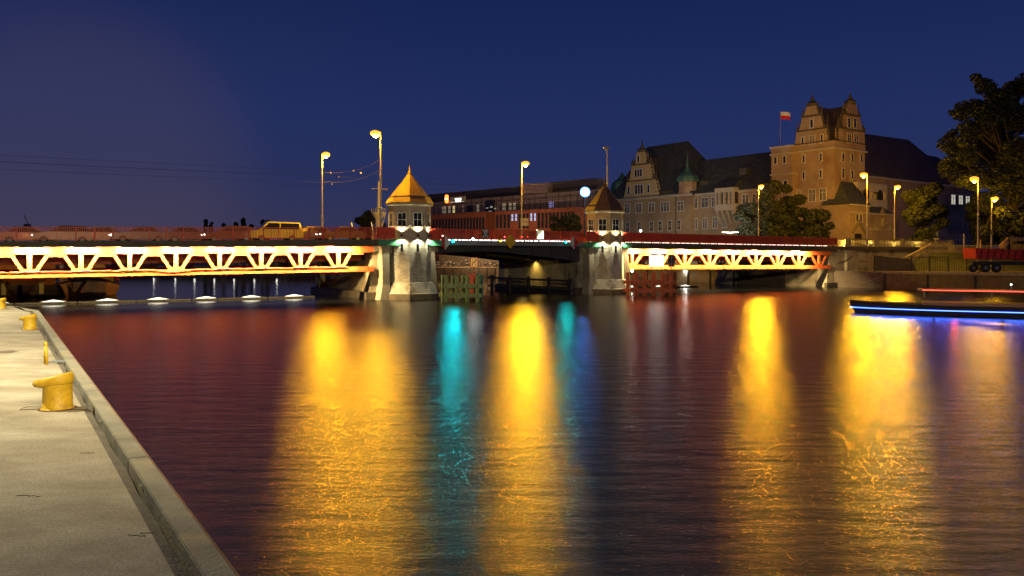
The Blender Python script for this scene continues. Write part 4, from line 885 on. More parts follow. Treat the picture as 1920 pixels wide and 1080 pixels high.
# ------------------------------------------------------------------ trees
import array
def leaves(name, blobs, n, size, m, parent, squash=.8, seed=1):
    rnd = random.Random(seed); vs = []; fs = []
    tot = sum(r ** 2 for _, r in blobs)
    for c, r in blobs:
        cnt = int(1.5 * n * r * r / tot)
        for _ in range(cnt):
            while True:
                x, y, z = rnd.uniform(-1, 1), rnd.uniform(-1, 1), rnd.uniform(-1, 1); q = x * x + y * y + z * z
                if q < 1 and q > .12 * rnd.random(): break
            px, py, pz = c[0] + x * r, c[1] + y * r, c[2] + z * r * squash
            s = size * rnd.uniform(.5, 1.3); a = rnd.uniform(0, 2 * PI); t = rnd.uniform(-1.1, 1.1)
            ux, uy, uz = math.cos(a), math.sin(a), rnd.uniform(-.4, .4); wx, wy, wz = -math.sin(a) * math.sin(t), math.cos(a) * math.sin(t), math.cos(t)
            k = len(vs)
            vs += [(px - ux * s, py - uy * s, pz - uz * s), (px + wx * s * .6, py + wy * s * .6, pz + wz * s * .6), (px + ux * s, py + uy * s, pz + uz * s), (px - wx * s * .6, py - wy * s * .6, pz - wz * s * .6)]
            fs.append((k, k + 1, k + 2, k + 3))
    o0 = ORIG[parent.name]; me = bpy.data.meshes.new(name); me.from_pydata([(x - o0.x, y - o0.y, z - o0.z) for x, y, z in vs], [], fs); me.materials.append(m)
    o = bpy.data.objects.new(name, me); COL.objects.link(o); o.parent = parent; return o
def tree(label, base, h, rad, m, n, size, seed, group=None, clusters=44, low=.3, name='leafy_tree', cat='tree', shape=None, squash=.8):
    rnd = random.Random(seed); base = Vector(base); r = thing(name, label, cat, base, group)
    blobs = []; b = MB(); top = base + Vector((rnd.uniform(-.4, .4), 0, h * .62)); b.tube(base, top, h * .028 + .06, h * .012, 8)
    for i in range(clusters):
        f = rnd.uniform(low, 1); w = (shape(f) if shape else math.sin(PI * min(1, max(.08, (f - low) / (1.12 - low)) ** .8)) ** .7) * rad; a = rnd.uniform(0, 2 * PI); q = w * rnd.uniform(.35, .95)
        c = base + Vector((q * math.cos(a), q * math.sin(a), h * f * .93)); rr = rad * rnd.uniform(.16, .40); blobs.append((c, rr))
        st = base + (top - base) * rnd.uniform(.35, 1); b.tube(st, c, h * .008 + .02, .03, 5)
    b.build('trunk', M_bark, r); leaves('crown', blobs, n, size, m, r, squash, seed); return r
# big dark tree at the right edge
base = W(1905, 450, 98); base.z = 4.3
random.seed(4); r = thing('leafy_tree', 'huge dark tree filling the upper right edge of the photo', 'tree', base)
BL = []
for px, py, rad in ((1850, 158, 22), (1836, 150, 12), (1868, 175, 20), (1900, 165, 26), (1925, 160, 34), (1830, 205, 26), (1806, 208, 18), (1790, 212, 12), (1860, 215, 38), (1900, 225, 42), (1815, 245, 26), (1800, 268, 28), (1782, 275, 20), (1790, 305, 24), (1822, 290, 36), (1870, 275, 46), (1920, 290, 60), (1800, 335, 22), (1830, 335, 30), (1870, 335, 40), (1925, 350, 50), (1850, 380, 26), (1890, 395, 30), (1935, 410, 36), (1780, 255, 12), (1960, 210, 50), (1970, 300, 60), (1850, 250, 30), (1880, 190, 28), (1910, 430, 24), (1878, 430, 16), (1775, 322, 10), (1845, 440, 14)):
    for k in range(3):
        Y = 98 + random.uniform(-5, 6); c = W(px + random.uniform(-8, 8), py + random.uniform(-7, 7), Y); BL.append((c, rad * Y / F * random.uniform(.5, .95)))
b = MB(); b.tube(base, base + Vector((-.5, 0, 13)), .6, .35, 10)
for c, rr in BL[::3]: b.tube(base + Vector((-.4, 0, random.uniform(4, 12))), c, .14, .04, 5)
b.build('trunk', M_bark, r); leaves('crown', BL, 62000, .17, M_leafB, r, .85, 5)
GT = 'trees in front of the old harbour building'
def treeat(label, px, pyt, Y, zb, radpx, m, n, seed, **k):
    p = W(px, pyt, Y); return tree(label, (p.x, Y, zb), p.z - zb, radpx * Y / F, m, n, .2 * (Y / 110), seed, **k)
treeat('bushy tree before the long wing, left of the stair turret', 1418, 378, 128, 5, 38, M_leafB, 9000, 11, group=GT)
treeat('bushy tree before the foot of the tower house', 1462, 340, 126, 5, 42, M_leafA, 13000, 12, group=GT, low=.18)
treeat('low rounded tree touching the corner of the tower house', 1522, 388, 124, 5, 40, M_leafA, 10000, 13, group=GT, low=.15)
treeat('dark tree between the entrance block and the lit windows', 1735, 344, 127, 5, 40, M_leafB, 14000, 14, group=GT, low=.12)
treeat('tree below the huge dark tree, between the two farthest lamps', 1850, 360, 128, 5, 36, M_leafB, 9000, 15, group=GT, low=.12)
treeat('small tree at the far right behind the red truck', 1905, 388, 122, 5, 34, M_leafB, 7000, 18, group=GT, low=.12)
treeat('dark round tree left of the gold-roofed tower behind the white mast', 695, 392, 150, 2, 33, M_leafC, 9000, 16, low=.1)
treeat('shrubby tree in front of the brick office wing', 1060, 398, 128, 2, 38, M_leafC, 9000, 17, low=.2)
GP = 'slim dark poplars on the horizon'
for i, (px, py, w, lb) in enumerate(((386, 407, 7, 'leftmost tall poplar on the horizon'), (396, 412, 6, 'poplar just right of the leftmost one'), (419, 414, 5, 'short lone poplar between the two poplar clumps'), (443, 412, 6, 'left poplar of the middle clump'), (456, 404, 7, 'tallest poplar of the middle clump'), (472, 416, 6, 'low poplar left of the yellow car'), (492, 408, 6, 'left poplar behind the yellow car roof'), (501, 407, 6, 'right poplar behind the yellow car roof'))):
    treeat(lb, px, py, 330, 2, w, M_leafC, 1500, 30 + i, group=GP, low=.02, clusters=34, name='poplar', shape=lambda f: (.8 - .6 * f) * min(1, f * 6 + .3), squash=1.5)

# ------------------------------------------------------------------ left of the tower: mast, crane, signal poles
p = W(710, 360, 112); r = thing('radar_mast', 'white steel mast with railed platform and floodlights left of the gold-roofed tower', 'mast', (p.x, 112, 0))
zt_ = lambda py: W(0, py, 112).z
X0 = p.x
MB().tube((X0, 112, 0), (X0, 112, zt_(405)), .5, .42, 10).build('column', M_white, r)
MB().tube((X0, 112, zt_(404)), (X0, 112, zt_(340)), .26, .12, 8).build('topmast', M_white, r)
b = MB(); b.lathe([(.5, zt_(410)), (1.0, zt_(400)), (1.05, zt_(398))], 12, (X0, 112, 0)); b.build('platform', M_white, r)
b = MB(); 
for i in range(10): a_ = 2 * PI * i / 10; b.tube((X0 + 1.0 * math.cos(a_), 112 + math.sin(a_), zt_(398)), (X0 + 1.0 * math.cos(a_), 112 + math.sin(a_), zt_(391)), .03, n=4)
b.lathe([(1.0, zt_(391.5)), (1.04, zt_(391.5)), (1.04, zt_(391)), (1.0, zt_(391))], 12, (X0, 112, 0)); b.build('railing', M_white, r)
b = MB(); b.box(X0 - 1.0, X0 + 1.1, 111.9, 112.1, zt_(354.5), zt_(353.5)); b.build('crossarm', M_white, r)
for dx in (.35, 1.15): MB().lathe([(.02, -.1), (.18, -.02), (.15, .12), (.02, .15)], 8, (X0 + dx, 111.8, zt_(356))).build('floodlight', M_yel, r)
MB().beam((X0 + .95, 112, zt_(400)), (X0 + .5, 112, zt_(425)), .12, .12).build('strut', M_white, r)
for px, lb in ((659, 'left of two slanting white barrier poles by the pier'), (696, 'right of two slanting white barrier poles by the pier')):
    p0 = W(px + 3, 431, 84); p1 = W(px, 416, 84); r = thing('barrier_pole', lb, 'pole', p0, 'slanting barrier poles'); MB().tube(p0, p1, .05, .05).build('shaft', M_white, r)
    MB().box(p0.x - .1, p0.x + .1, 83.9, 84.1, 5.0, p0.z).build('foot', M_grey, r)
p = W(51, 425, 300); r = thing('harbour_crane', 'tiny distant crane with slanting jib on the left horizon', 'crane', (p.x, 300, 2)); z_ = lambda py: W(0, py, 300).z
MB().beam((p.x, 300, 2), (p.x, 300, z_(420)), .8, .8).build('tower', M_yel, r); MB().box(p.x - .8, p.x + .8, 299, 301, z_(427), z_(420)).build('cab', M_grey, r)
MB().beam((p.x + .5, 300, z_(421)), (p.x - 1.2, 300, z_(403)), .25, .25).build('jib', M_white, r)

# overhead tram wires
r = thing('tram_wires', 'thin dark overhead wires crossing the sky over the bridge', 'wire', B(-5, 8, 10))
b = MB(BM)
def sag(p, q, d, n=8): return [tuple(Vector(p).lerp(Vector(q), i / n) - Vector((0, 0, d * 4 * (i / n) * (1 - i / n)))) for i in range(n + 1)]
for t, z in ((6, 11.0), (7, 11.6), (10, 10.8), (11, 11.5)):
    b.path(sag((-60, t, z), (-3, t, z), .25), .010, 3); b.path(sag((-3, t, z), (20, t, z), .2), .008, 3); b.path(sag((20, t, z), (59, t, z), .3), .008, 3)
for s0, s1 in ((-3.2, -3.2), (20.2, 20.2)):
    for z in (11.9, 11.0): b.path(sag((s0, 14, z + .3), (s0 + 1, .8, z + .3), .5), .014, 3)
b.build('wires', M_black, r)
b = MB(BM)
for s0, t, z in ((-3, 12.6, 12.0), (-3, 10.2, 11.4), (-2.9, 12.6, 10.9), (-3, 6, 11.6), (-3, 4, 11.2)): b.lathe([(.02, -.08), (.07, 0), (.02, .08)], 6, (s0, t, z))
b.build('insulators', M_trim, r)

# ------------------------------------------------------------------ dolphins
def dolphin(o, label, m, me, npil, Lx, D_, top):
    r = thing('mooring_dolphin', label, 'mooring dolphin', o, 'pile dolphins before the lifting span')
    T = Matrix.Translation(o) @ Matrix.Rotation(TH * .45, 4, 'Z')
    for j in (0, 2):
        for i in range(npil):
            x = .3 + (Lx - .6) * i / (npil - 1); y = .25 + D_ * j / 2
            b = MB(T); b.tube((x, y, -2), (x, y, top - .02 * j), .17, .17, 12); b.build('pile', m, r, smooth=False)
            if j == 0:
                k = MB(T)
                for z in (.55, 1.35): k.tube((x - .2, y - .2, z), (x - .2, y - .32, z), .05, n=6)
    for z in (1.28, .5):
        MB(T).box(0, Lx, -.13, .05, z - .17, z + .17).build('wale', m, r, bevel=.03)
        MB(T).box(0, Lx, D_ + .45, D_ + .6, z - .17, z + .17).build('wale', m, r)
        MB(T).box(Lx - .5, Lx - .32, .06, D_ + .4, z - .14, z + .14).build('cross_timber', m, r)
    b = MB(T)
    for i in range(7): y = -.12 + (D_ + .7) * i / 7; b.box(Lx + .001, Lx + .1, y, y + (D_ + .7) / 7 - .03, .05, top + .05)
    b.build('end_boards', me, r)
    b = MB(T)
    for i in range(npil): x = .3 + (Lx - .6) * i / (npil - 1); b.box(x - .1, x - .02, -.17, -.131, 1.2, 1.3); b.box(x - .1, x - .02, -.17, -.131, .45, .55)
    b.build('bolts', M_dark, r)
    return r
p = W(831, 568, 64.5); dolphin(Vector((p.x, 64.5, 0)), 'green timber pile dolphin right of the gold-roofed tower', mat('dolphin_green', (.26, .34, .13), .7, var=.25, scale=2), mat('dolphin_teal', (.03, .15, .13), .7, var=.3, scale=2), 4, 3.15, 1.8, 2.15)
p = W(1187, 556, 74); dolphin(Vector((p.x, 74, 0)), 'red timber pile dolphin right of the brown-roofed tower', mat('dolphin_red', (.6, .14, .05), .7, var=.25, scale=2), mat('dolphin_darkred', (.22, .05, .025), .7, var=.3, scale=2), 5, 4.2, 1.8, 2.25)
# the dolphins are painted steel lit by the street lamps and the fill spot added behind the viewpoint

# ------------------------------------------------------------------ signs
def board(c, w, h, y, m, border=None):
    b = MB(); b.box(c.x - w / 2, c.x + w / 2, y, y + .05, c.z - h / 2, c.z + h / 2); return b
Y = 66.5; c = W(889, 492, Y)
r = thing('navigation_sign', 'orange square sign with black crossing arrows above the green dolphin', 'sign', (c.x, Y, 1))
board(c, .66, .86, Y, 0).build('panel', mat('sign_red_orange', (.6, .12, .03), .6), r)
b = MB(); b.box(c.x - .27, c.x + .27, Y - .012, Y - .002, c.z - .37, c.z + .37); pn = b.build('sign_face', mat('sign_face_orange', (.85, .48, .16), .5, emit=(1, .5, .12), estr=.35), r)
b = MB(); yy = Y - .016; S = lambda x, z: (c.x + x, yy, c.z + z)
def stroke(b, pts, w):
    for p_, q_ in zip(pts, pts[1:]): b.beam(p_, q_, .006, w, (0, 0, 1)) if abs(p_[2] - q_[2]) < abs(p_[0] - q_[0]) else b.beam(p_, q_, w, .006, (0, 1, 0))
stroke(b, [S(-.15, -.3), S(-.15, -.08), S(-.05, 0), S(.08, .06), S(.14, .2)], .055); stroke(b, [S(-.13, .08), S(-.03, .0), S(.1, -.06)], .045)
b.add([S(.04, .18), S(.24, .18), S(.16, .31)], [(0, 1, 2)])
b.lathe([(.01, -.05), (.055, 0), (.01, .05)], 8, S(.13, -.2)); b.lathe([(.01, -.03), (.03, 0), (.01, .03)], 8, S(-.14, .18)); b.lathe([(.01, -.03), (.03, 0), (.01, .03)], 8, S(-.14, .28))
b.build('arrows', M_black, r)
MB().tube((c.x, Y + .03, 1), (c.x, Y + .03, c.z - .4), .035).build('post', M_red, r)
p = W(883, 524, 65.8); r2 = thing('marker_post', 'bright orange-red box standing behind the green dolphin piles', 'post', (p.x, 65.8, 0)); MB().box(p.x - .25, p.x + .4, 65.7, 65.95, 1.9, 2.25).build('cap', mat('signal_red', (.8, .09, .02), .5), r2); MB().box(p.x - .08, p.x + .22, 65.72, 65.92, .2, 1.89).build('shaft', mat('signal_red', (.8, .09, .02), .5), r2)
def bp(s, t, z): return B(s, t, z)
def bsign(s, z, name, label): return thing(name, label, 'sign', B(s, -.7, z))
SS = lambda px: (lambda r_: (r_ * 70 + 8.96) / (.862 - .508 * r_))((px - 960) / F)
def zz(px, py, t=-.7): s = SS(px); return H + (HY - py) * B(s, t, 0).y / F
# yellow diamond
s = SS(949); zc = zz(949, 453); r = bsign(s, zc, 'diamond_sign', 'plain yellow diamond board hanging at mid lifting span')
MB(BM).ext([(s - .62, -.74, zc), (s, -.74, zc - .62 * 1.1), (s + .62, -.74, zc), (s, -.74, zc + .62 * 1.1)], (0, -.05, 0)).build('panel', M_yel, r)
MB(BM).box(s - .03, s + .03, -.735, -.64, zc - .3, zc + .7).build('bracket', M_dark, r)
# red and white split diamonds
for px, lb, fl in ((827, 'red and white split diamond board at the left end of the lifting span', 1), (1068, 'white and red split diamond board at the right end of the lifting span', -1)):
    s = SS(px); zc = zz(px, 455); r = bsign(s, zc, 'split_diamond_sign', lb); r['group'] = 'split diamond boards on the lifting span'
    MB(BM).ext([(s - .55 * 1, -.74, zc), (s, -.74, zc - .68), (s, -.74, zc + .68)], (0, -.05, 0)).build('half_panel', mat('dull_red', (.4, .03, .03), .6) if fl > 0 else mat('dull_white', (.5, .5, .48), .6), r)
    MB(BM).ext([(s + .55, -.74, zc), (s, -.74, zc + .68), (s, -.74, zc - .68)], (0, -.05, 0)).build('half_panel', mat('dull_white', (.5, .5, .48), .6) if fl > 0 else mat('dull_red', (.4, .03, .03), .6), r)
    MB(BM).box(s - .03, s + .03, -.735, -.6, zc - .4, zc + .4).build('bracket', M_dark, r)
# grey hourglass sign
s = SS(903); zc = zz(903, 438); r = bsign(s, zc, 'hourglass_sign', 'grey square board with dark triangles on the lifting span railing')
MB(BM).box(s - .36, s + .36, -.76, -.7, zc - .42, zc + .42).build('panel', M_dark, r)
b = MB(BM); b.ext([(s - .33, -.765, zc + .37), (s + .33, -.765, zc + .37), (s + .14, -.765, zc - .02), (s - .14, -.765, zc - .02)], (0, -.01, 0))
b.ext([(s - .3, -.765, zc - .37), (s + .3, -.765, zc - .37), (s + .26, -.765, zc - .18), (s + .1, -.765, zc - .05), (s - .1, -.765, zc - .05), (s - .26, -.765, zc - .18)], (0, -.01, 0)); b.build('pale_shapes', mat('sign_grey', (.42, .42, .4), .6), r)
for k in (-.09, .0, .09): MB(BM).box(s + k - .03, s + k + .03, -.79, -.776, zc - .3, zc - .17).build('dark_mark', M_dark, r)
# lit white sign
s = SS(1005); zc = zz(1005, 440); r = bsign(s, zc, 'lit_board', 'glaring white floodlit board on the lifting span railing')
MB(BM).box(s - .42, s + .42, -.76, -.7, zc - .48, zc + .46).build('frame', M_trim, r)
MB(BM).ext([(s - .35, -.77, zc - .4), (s + .36, -.77, zc - .4), (s + .38, -.77, zc + .15), (s + .3, -.77, zc + .4), (s + .05, -.77, zc + .12), (s - .2, -.77, zc + .02)], (0, -.01, 0)).build('bright_face', glow('board_white', (1, .97, .75), 3), r)  # glow on the face stands for floodlight on the board
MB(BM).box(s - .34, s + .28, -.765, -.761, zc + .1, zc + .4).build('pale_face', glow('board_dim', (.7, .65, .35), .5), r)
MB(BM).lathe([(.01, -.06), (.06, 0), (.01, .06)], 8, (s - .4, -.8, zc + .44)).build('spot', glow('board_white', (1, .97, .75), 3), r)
# signal lamps
for px, py, col, e, lb, lp, rad in ((842, 452.5, (0, .75, .8), 14, 'left turquoise signal light under the lifting span railing', 130, .13), (1052, 454, (0, .75, .7), 12, 'right turquoise signal light under the lifting span railing', 70, .10),
                                 (930, 452, (1, .62, 0), 5, 'amber signal light left of the yellow diamond', 5, .09), (938, 444, (1, .04, .05), 6, 'red signal light above left of the yellow diamond', 4, .07), (879, 448, (.9, 1, .95), 9, 'white lamp between the turquoise light and the hourglass board', 14, .11)):
    s = SS(px); z = zz(px, py, -.8); r = thing('signal_light', lb, 'signal light', B(s, -.75, z))
    MB(BM).box(s - .12, s + .12, -.76, -.62, z - .14, z + .16).build('housing', M_dark, r)
    b = MB(BM); b.lathe([(.01, -rad), (rad * .8, -rad * .6), (rad, 0), (rad * .8, rad * .6), (.01, rad)], 14, (s, -.83, z)); b.build('lens', glow('sig_%d' % px, col, e), r, smooth=True)
    MB(BM).box(s - .12, s + .12, -.95, -.761, z + .16, z + .18).build('visor', M_dark, r)
    light('SPOT', B(s, -.97, z), col, lp * (3.0 if px < 1000 else 1.6), r, 'bulb', rad, direction=Vector((0, 0, 0)) - Vector((B(s, 0, 0).x, B(s, 0, 0).y, 12)), spot=1.5, blend=1)
# boards on the red dolphin
Y = 74.6; c = W(1231, 489, Y); r = thing('floodlit_board', 'white overexposed square board on the red dolphin before the truss', 'sign', (c.x, Y, 2.2))
b = board(c, 1.35, 1.05, Y, 0); b.build('panel', glow('board_glare', (1, .98, .86), 1.6), r)  # panel glows by itself in place of floodlight falling on it
b = MB(); 
for x0, z0, x1, z1 in ((.05, -.38, .3, -.45), (-.45, .2, -.4, .08), (-.2, -.2, -.1, -.28), (.1, .0, .35, .03)): b.beam((c.x + x0, Y - .01, c.z + z0), (c.x + x1, Y - .01, c.z + z1), .01, .03)
b.build('scuff_marks', mat('board_grey', (.5, .5, .45), .7), r); MB().box(c.x - .5, c.x - .44, Y + .06, Y + .1, 2.1, c.z + .4).build('post', M_dark, r); MB().box(c.x + .44, c.x + .5, Y + .06, Y + .1, 2.1, c.z + .4).build('post', M_dark, r)
c = W(1259, 489, Y); r = thing('dark_sign', 'tall dark board with pale H-shaped lines beside the white board', 'sign', (c.x, Y, 2.2))
board(c, .57, 1.14, Y, 0).build('panel', mat('sign_dark', (.05, .025, .03), .7), r)
b = MB(); b.box(c.x - .02, c.x + .02, Y - .008, Y - .001, c.z - .5, c.z + .35); b.box(c.x - .2, c.x + .2, Y - .01, Y - .002, c.z + .3, c.z + .36); b.box(c.x - .2, c.x + .2, Y - .01, Y - .002, c.z - .33, c.z - .26); b.build('pale_lines', mat('sign_lines', (.25, .22, .25), .7), r)
MB().tube((c.x, Y + .05, 2), (c.x, Y + .05, c.z - .5), .03).build('post', M_dark, r)
# plate on the middle street lamp
c = W(982, 416, 92); r = thing('lamp_post_plates', 'orange-lit pair of plates fixed to the street lamp between the towers', 'sign', (c.x, 92, c.z))
for dz in (.22, -.25): MB().box(c.x - .35, c.x + .55, 91.9, 91.95, c.z + dz - .2, c.z + dz + .2).build('plate', M_trim, r)
# black arrow sign by the slope
Y = 103; c = W(1755, 440, Y); r = thing('arrow_sign', 'black board with a grey wedge arrow above the lawn slope', 'sign', (c.x, Y, 4.3))
c.z = 3.5 + (485 - 443) / F * Y + .3; board(c, .68, 1.1, Y, 0).build('panel', M_black, r)
b = MB(); b.ext([(c.x - .1, Y - .01, c.z), (c.x + .24, Y - .01, c.z + .4), (c.x + .24, Y - .01, c.z - .4)], (0, -.01, 0)); b.build('arrow', M_grey, r)
MB().box(c.x - .34, c.x + .34, Y - .02, Y - .002, c.z - .72, c.z - .552).build('lower_plate', M_trim, r); MB().tube((c.x, Y + .06, 3), (c.x, Y + .06, c.z), .04).build('post', M_grey, r)

# ------------------------------------------------------------------ cars on the bridge
M_tyre = M_black; G_head = glow('headlight', (1, .93, .75), 22); G_tail = glow('taillight', (1, .05, .02), 5)
def car(label, col, s, t, zroad, heading, kind='sedan', lit=True):
    col = tuple(c * .6 for c in col) if kind != 'van' else col
    m = mat('car_paint_%s' % (label.replace(' ', '_')[:24]), col, .3, metal=.2, var=.05)
    R = BM @ Matrix.Translation((s, t, zroad)) @ Matrix.Rotation(0 if heading > 0 else PI, 4, 'Z')
    r = thing('passing_car', label, 'car', R @ Vector((0, 0, 0)), 'cars crossing the bridge')
    L_, w = (4.5, .88)
    if kind == 'sedan':
        lo = [(-2.2, .3), (2.2, .3), (2.25, .6), (2.1, .78), (1.0, .93), (-1.6, .98), (-2.2, .9)]; up = [(-1.55, .95), (-.95, 1.4), (.15, 1.42), (1.0, .92)]
    elif kind == 'van':
        lo = [(-2.4, .35), (2.4, .35), (2.45, .75), (2.25, 1.0), (1.5, 1.12), (-2.35, 1.15), (-2.42, .8)]; up = [(-2.3, 1.12), (-2.15, 1.8), (.75, 1.85), (1.55, 1.1)]
    else:
        lo = [(-2.1, .3), (2.1, .3), (2.15, .65), (1.95, .85), (1.05, .98), (-2.0, 1.0), (-2.12, .8)]; up = [(-2.0, .98), (-1.7, 1.47), (.2, 1.5), (1.05, .95)]
    b = MB(R); b.hexa([(x, -w, z) for x, z in lo], [(x, w, z) for x, z in lo]); b.hexa([(x, -w + .02, z) if i in (0, 3) else (x, -w + .16, z) for i, (x, z) in enumerate(up)], [(x, w - .02, z) if i in (0, 3) else (x, w - .16, z) for i, (x, z) in enumerate(up)])
    b.build('body', m, r, bevel=.04)
    x0, x1 = up[0][0], up[3][0]; zt_, zb_ = up[1][1] - .09, up[0][1] + .05
    for sg in (-1, 1):
        y0 = lambda z: sg * (w - .02 - .14 * (z - up[0][1]) / (up[1][1] - up[0][1]) + .012)
        q = [(up[0][0] + .28, zb_), (up[1][0] + .08, zt_), (-.35, zt_), (-.35, zb_)]; q2 = [(-.25, zb_), (-.25, zt_), (up[2][0] - .05, zt_), (up[3][0] - .3, zb_)]
        for qq in (q, q2): b = MB(R); b.add([(x, y0(z), z) for x, z in qq], [(0, 1, 2, 3)]); b.build('side_window', M_glass, r)
    b = MB(R); dx, dz = up[3][0] - up[2][0], up[2][1] - up[3][1]; b.add([(up[2][0] + .08 * dx + .02, -w + .2, up[2][1] - .08 * dz), (up[2][0] + .08 * dx + .02, w - .2, up[2][1] - .08 * dz), (up[2][0] + .88 * dx + .02, w - .08, up[2][1] - .88 * dz), (up[2][0] + .88 * dx + .02, -w + .08, up[2][1] - .88 * dz)], [(0, 1, 2, 3)]); b.build('windscreen', M_glass, r)
    for x in (-1.35, 1.38):
        for sg in (-1, 1):
            wh = MB(R).tube((x, sg * (w - .2), .31), (x, sg * (w + .01), .31), .31, .31, 16).build('wheel', M_tyre, r); MB(R).tube((x, sg * (w + .011), .31), (x, sg * (w + .02), .31), .19, .19, 12).build('rim', M_grey, wh)
    xf = lo[2][0]
    for sg in (-1, 1):
        MB(R).lathe([(.01, -.04), (.15, 0), (.01, .04)], 10, (xf, sg * .62, .68), sx=.5).build('headlight', G_head if lit else M_white, r)
        MB(R).box(-2.25 if kind != 'van' else -2.46, -2.16 if kind != 'van' else -2.38, sg * .62 - .14, sg * .62 + .14, .72, .86).build('taillight', G_tail if lit else M_red, r)
    if lit:
        light('SPOT', R @ Vector((xf + .08, 0, .7)), (1, .9, .7), 90, r, 'headlight_beam', .1, direction=R.to_3x3() @ Vector((1, 0, -.12)), spot=1.4, blend=1)
    return r
def carat(label, col, px, t, heading, kind='sedan', lit=True):
    rr = (px - 960) / F; ox, oy = -8.96 - .508 * t, 70 + .862 * t; s = (rr * oy - ox) / (.862 - .508 * rr)
    return car(label, col, s, t, zd(s) + .01, heading, kind, lit)
carat('yellow estate taxi driving left beside the poplars', (.75, .66, .10), 515, 9.5, -1, 'van')
carat('dark red car behind the railing at the far left under the distant crane', (.35, .08, .03), 55, 11.5, 1)
carat('brown estate car behind the railing, second from the left', (.25, .12, .06), 118, 10.5, -1, 'hatch')
carat('orange-lit sedan behind the railing, third from the left', (.32, .13, .05), 200, 11.5, 1)
carat('pale sedan with bright headlights left of the poplars', (.25, .2, .17), 262, 10, -1)
carat('dark sedan below the poplars behind the railing', (.2, .09, .05), 355, 11.5, 1)
carat('brown hatchback just left of the yellow taxi', (.3, .13, .07), 428, 10, -1, 'hatch')
carat('grey-brown car directly right of the yellow taxi', (.2, .13, .1), 575, 11.5, -1, 'hatch')
carat('car with glaring headlight beside the left street lamp base', (.22, .15, .11), 640, 9.5, -1)
carat('dark car between the towers behind the hourglass board', (.1, .07, .06), 862, 10, -1)
carat('dark car between the towers behind the glaring board', (.12, .06, .05), 1015, 11.5, 1, 'hatch')
carat('pale car on the right span beside the brown-roofed tower', (.4, .3, .25), 1222, 10, -1)
carat('dark car in the middle of the right span', (.2, .1, .08), 1390, 11.5, 1)
carat('car near the far right end of the right span', (.3, .2, .15), 1505, 10, -1, 'hatch')

# ------------------------------------------------------------------ balustrades, stairs, walls on the right bank
def baluster_run(name, label, p, q, z0, h, posts, nb, m, lit=False):
    p, q = Vector((*p, 0)), Vector((*q, 0)); L_ = (q - p).length; d = (q - p).normalized(); an = math.atan2(d.y, d.x)
    T = Matrix.Translation((p.x, p.y, z0)) @ Matrix.Rotation(an, 4, 'Z'); r = thing(name, label, 'balustrade', (p.x, p.y, z0))
    MB(T).box(0, L_, -.16, .16, h - .14, h).build('rail', m, r); MB(T).box(0, L_, -.18, .18, 0, .14).build('base', m, r)
    n = nb * posts; b = MB(T)
    for i in range(n):
        x = L_ * (i + .5) / n; b.lathe([(.06, .14), (.085, .3), (.05, .5), (.06, h - .14)], 6, (x, 0, 0))
    b.build('balusters', m, r)
    for i in range(posts + 1): x = L_ * i / posts; MB(T).box(x - .28, x + .28, -.22, .22, -.02, h + .06).build('post', m, r)
    return r
p0 = B(59.4, .1, 0); p1 = B(71, .1, 0); p2 = B(81.5, .1, 0)
baluster_run('stone_balustrade', 'stone balustrade with glowing yellow gaps above the abutment, right of the red railing', p0.xy, p2.xy, 4.98, 1.05, 4, 18, M_stonebal)
b = MB(BM); b.box(58, 82, .15, 1.2, 1.9, 4.97); tag(b.build('retaining_wall', M_conc), 'dark retaining wall carrying the stone balustrade', 'wall')
b = MB(BM); b.box(58.5, 81, 1.6, 1.9, 4.98, 5.9); tag(b.build('parapet_wall', mat('cream_wall', (.6, .5, .25), .8, var=.1)), 'pale low wall lit yellow behind the balustrade gaps', 'wall')
for s in (61, 66, 71, 76): light('SPOT', B(s, .75, 5.02), (1, .74, .2), 520, None if 0 else bpy.data.objects['parapet_wall'], 'gap_fill_spot', .05, direction=B(0, 1, 0) - B(0, 0, 0) + Vector((0, 0, .25)), spot=2.8, blend=1)  # spots added so the wall shines yellow through the balustrade gaps
baluster_run('stone_balustrade', 'lower dim balustrade along the lawn slope right of the stairs', (53.6, 104.2), (64.5, 104.2), 4.28, .98, 3, 20, M_stonebal)
baluster_run('iron_railing', 'dark railing ending behind the red truck', (64.8, 104.2), (76, 104.2), 4.28, .95, 3, 20, M_dark)
r = thing('stairs', 'stone stairs with sloping balustrade coming down beside the lawn', 'stairs', (50, 103, 2))
b = MB()
for i in range(14): b.box(49.2 + i * .25, 53.2, 102.0, 104.0, 2.0 + i * .165, 2.16 + i * .165)
b.build('steps', M_stonebal, r)
b = MB(); b.beam((49.1, 101.9, 3.1), (53.4, 101.9, 5.4), .3, .16); b.build('sloping_rail', mat('stair_rail_stone', (.42, .34, .18), .85, var=.2), r)
b = MB()
for i in range(12): x = 49.3 + i * .35; z = 2.0 + i * .19; b.tube((x, 101.9, z), (x, 101.9, z + 1.1), .06, n=6)
b.build('balusters', M_stonebal, r); MB().box(48.5, 49.15, 101.6, 102.2, 2, 3.3).build('post', M_stonebal, r)
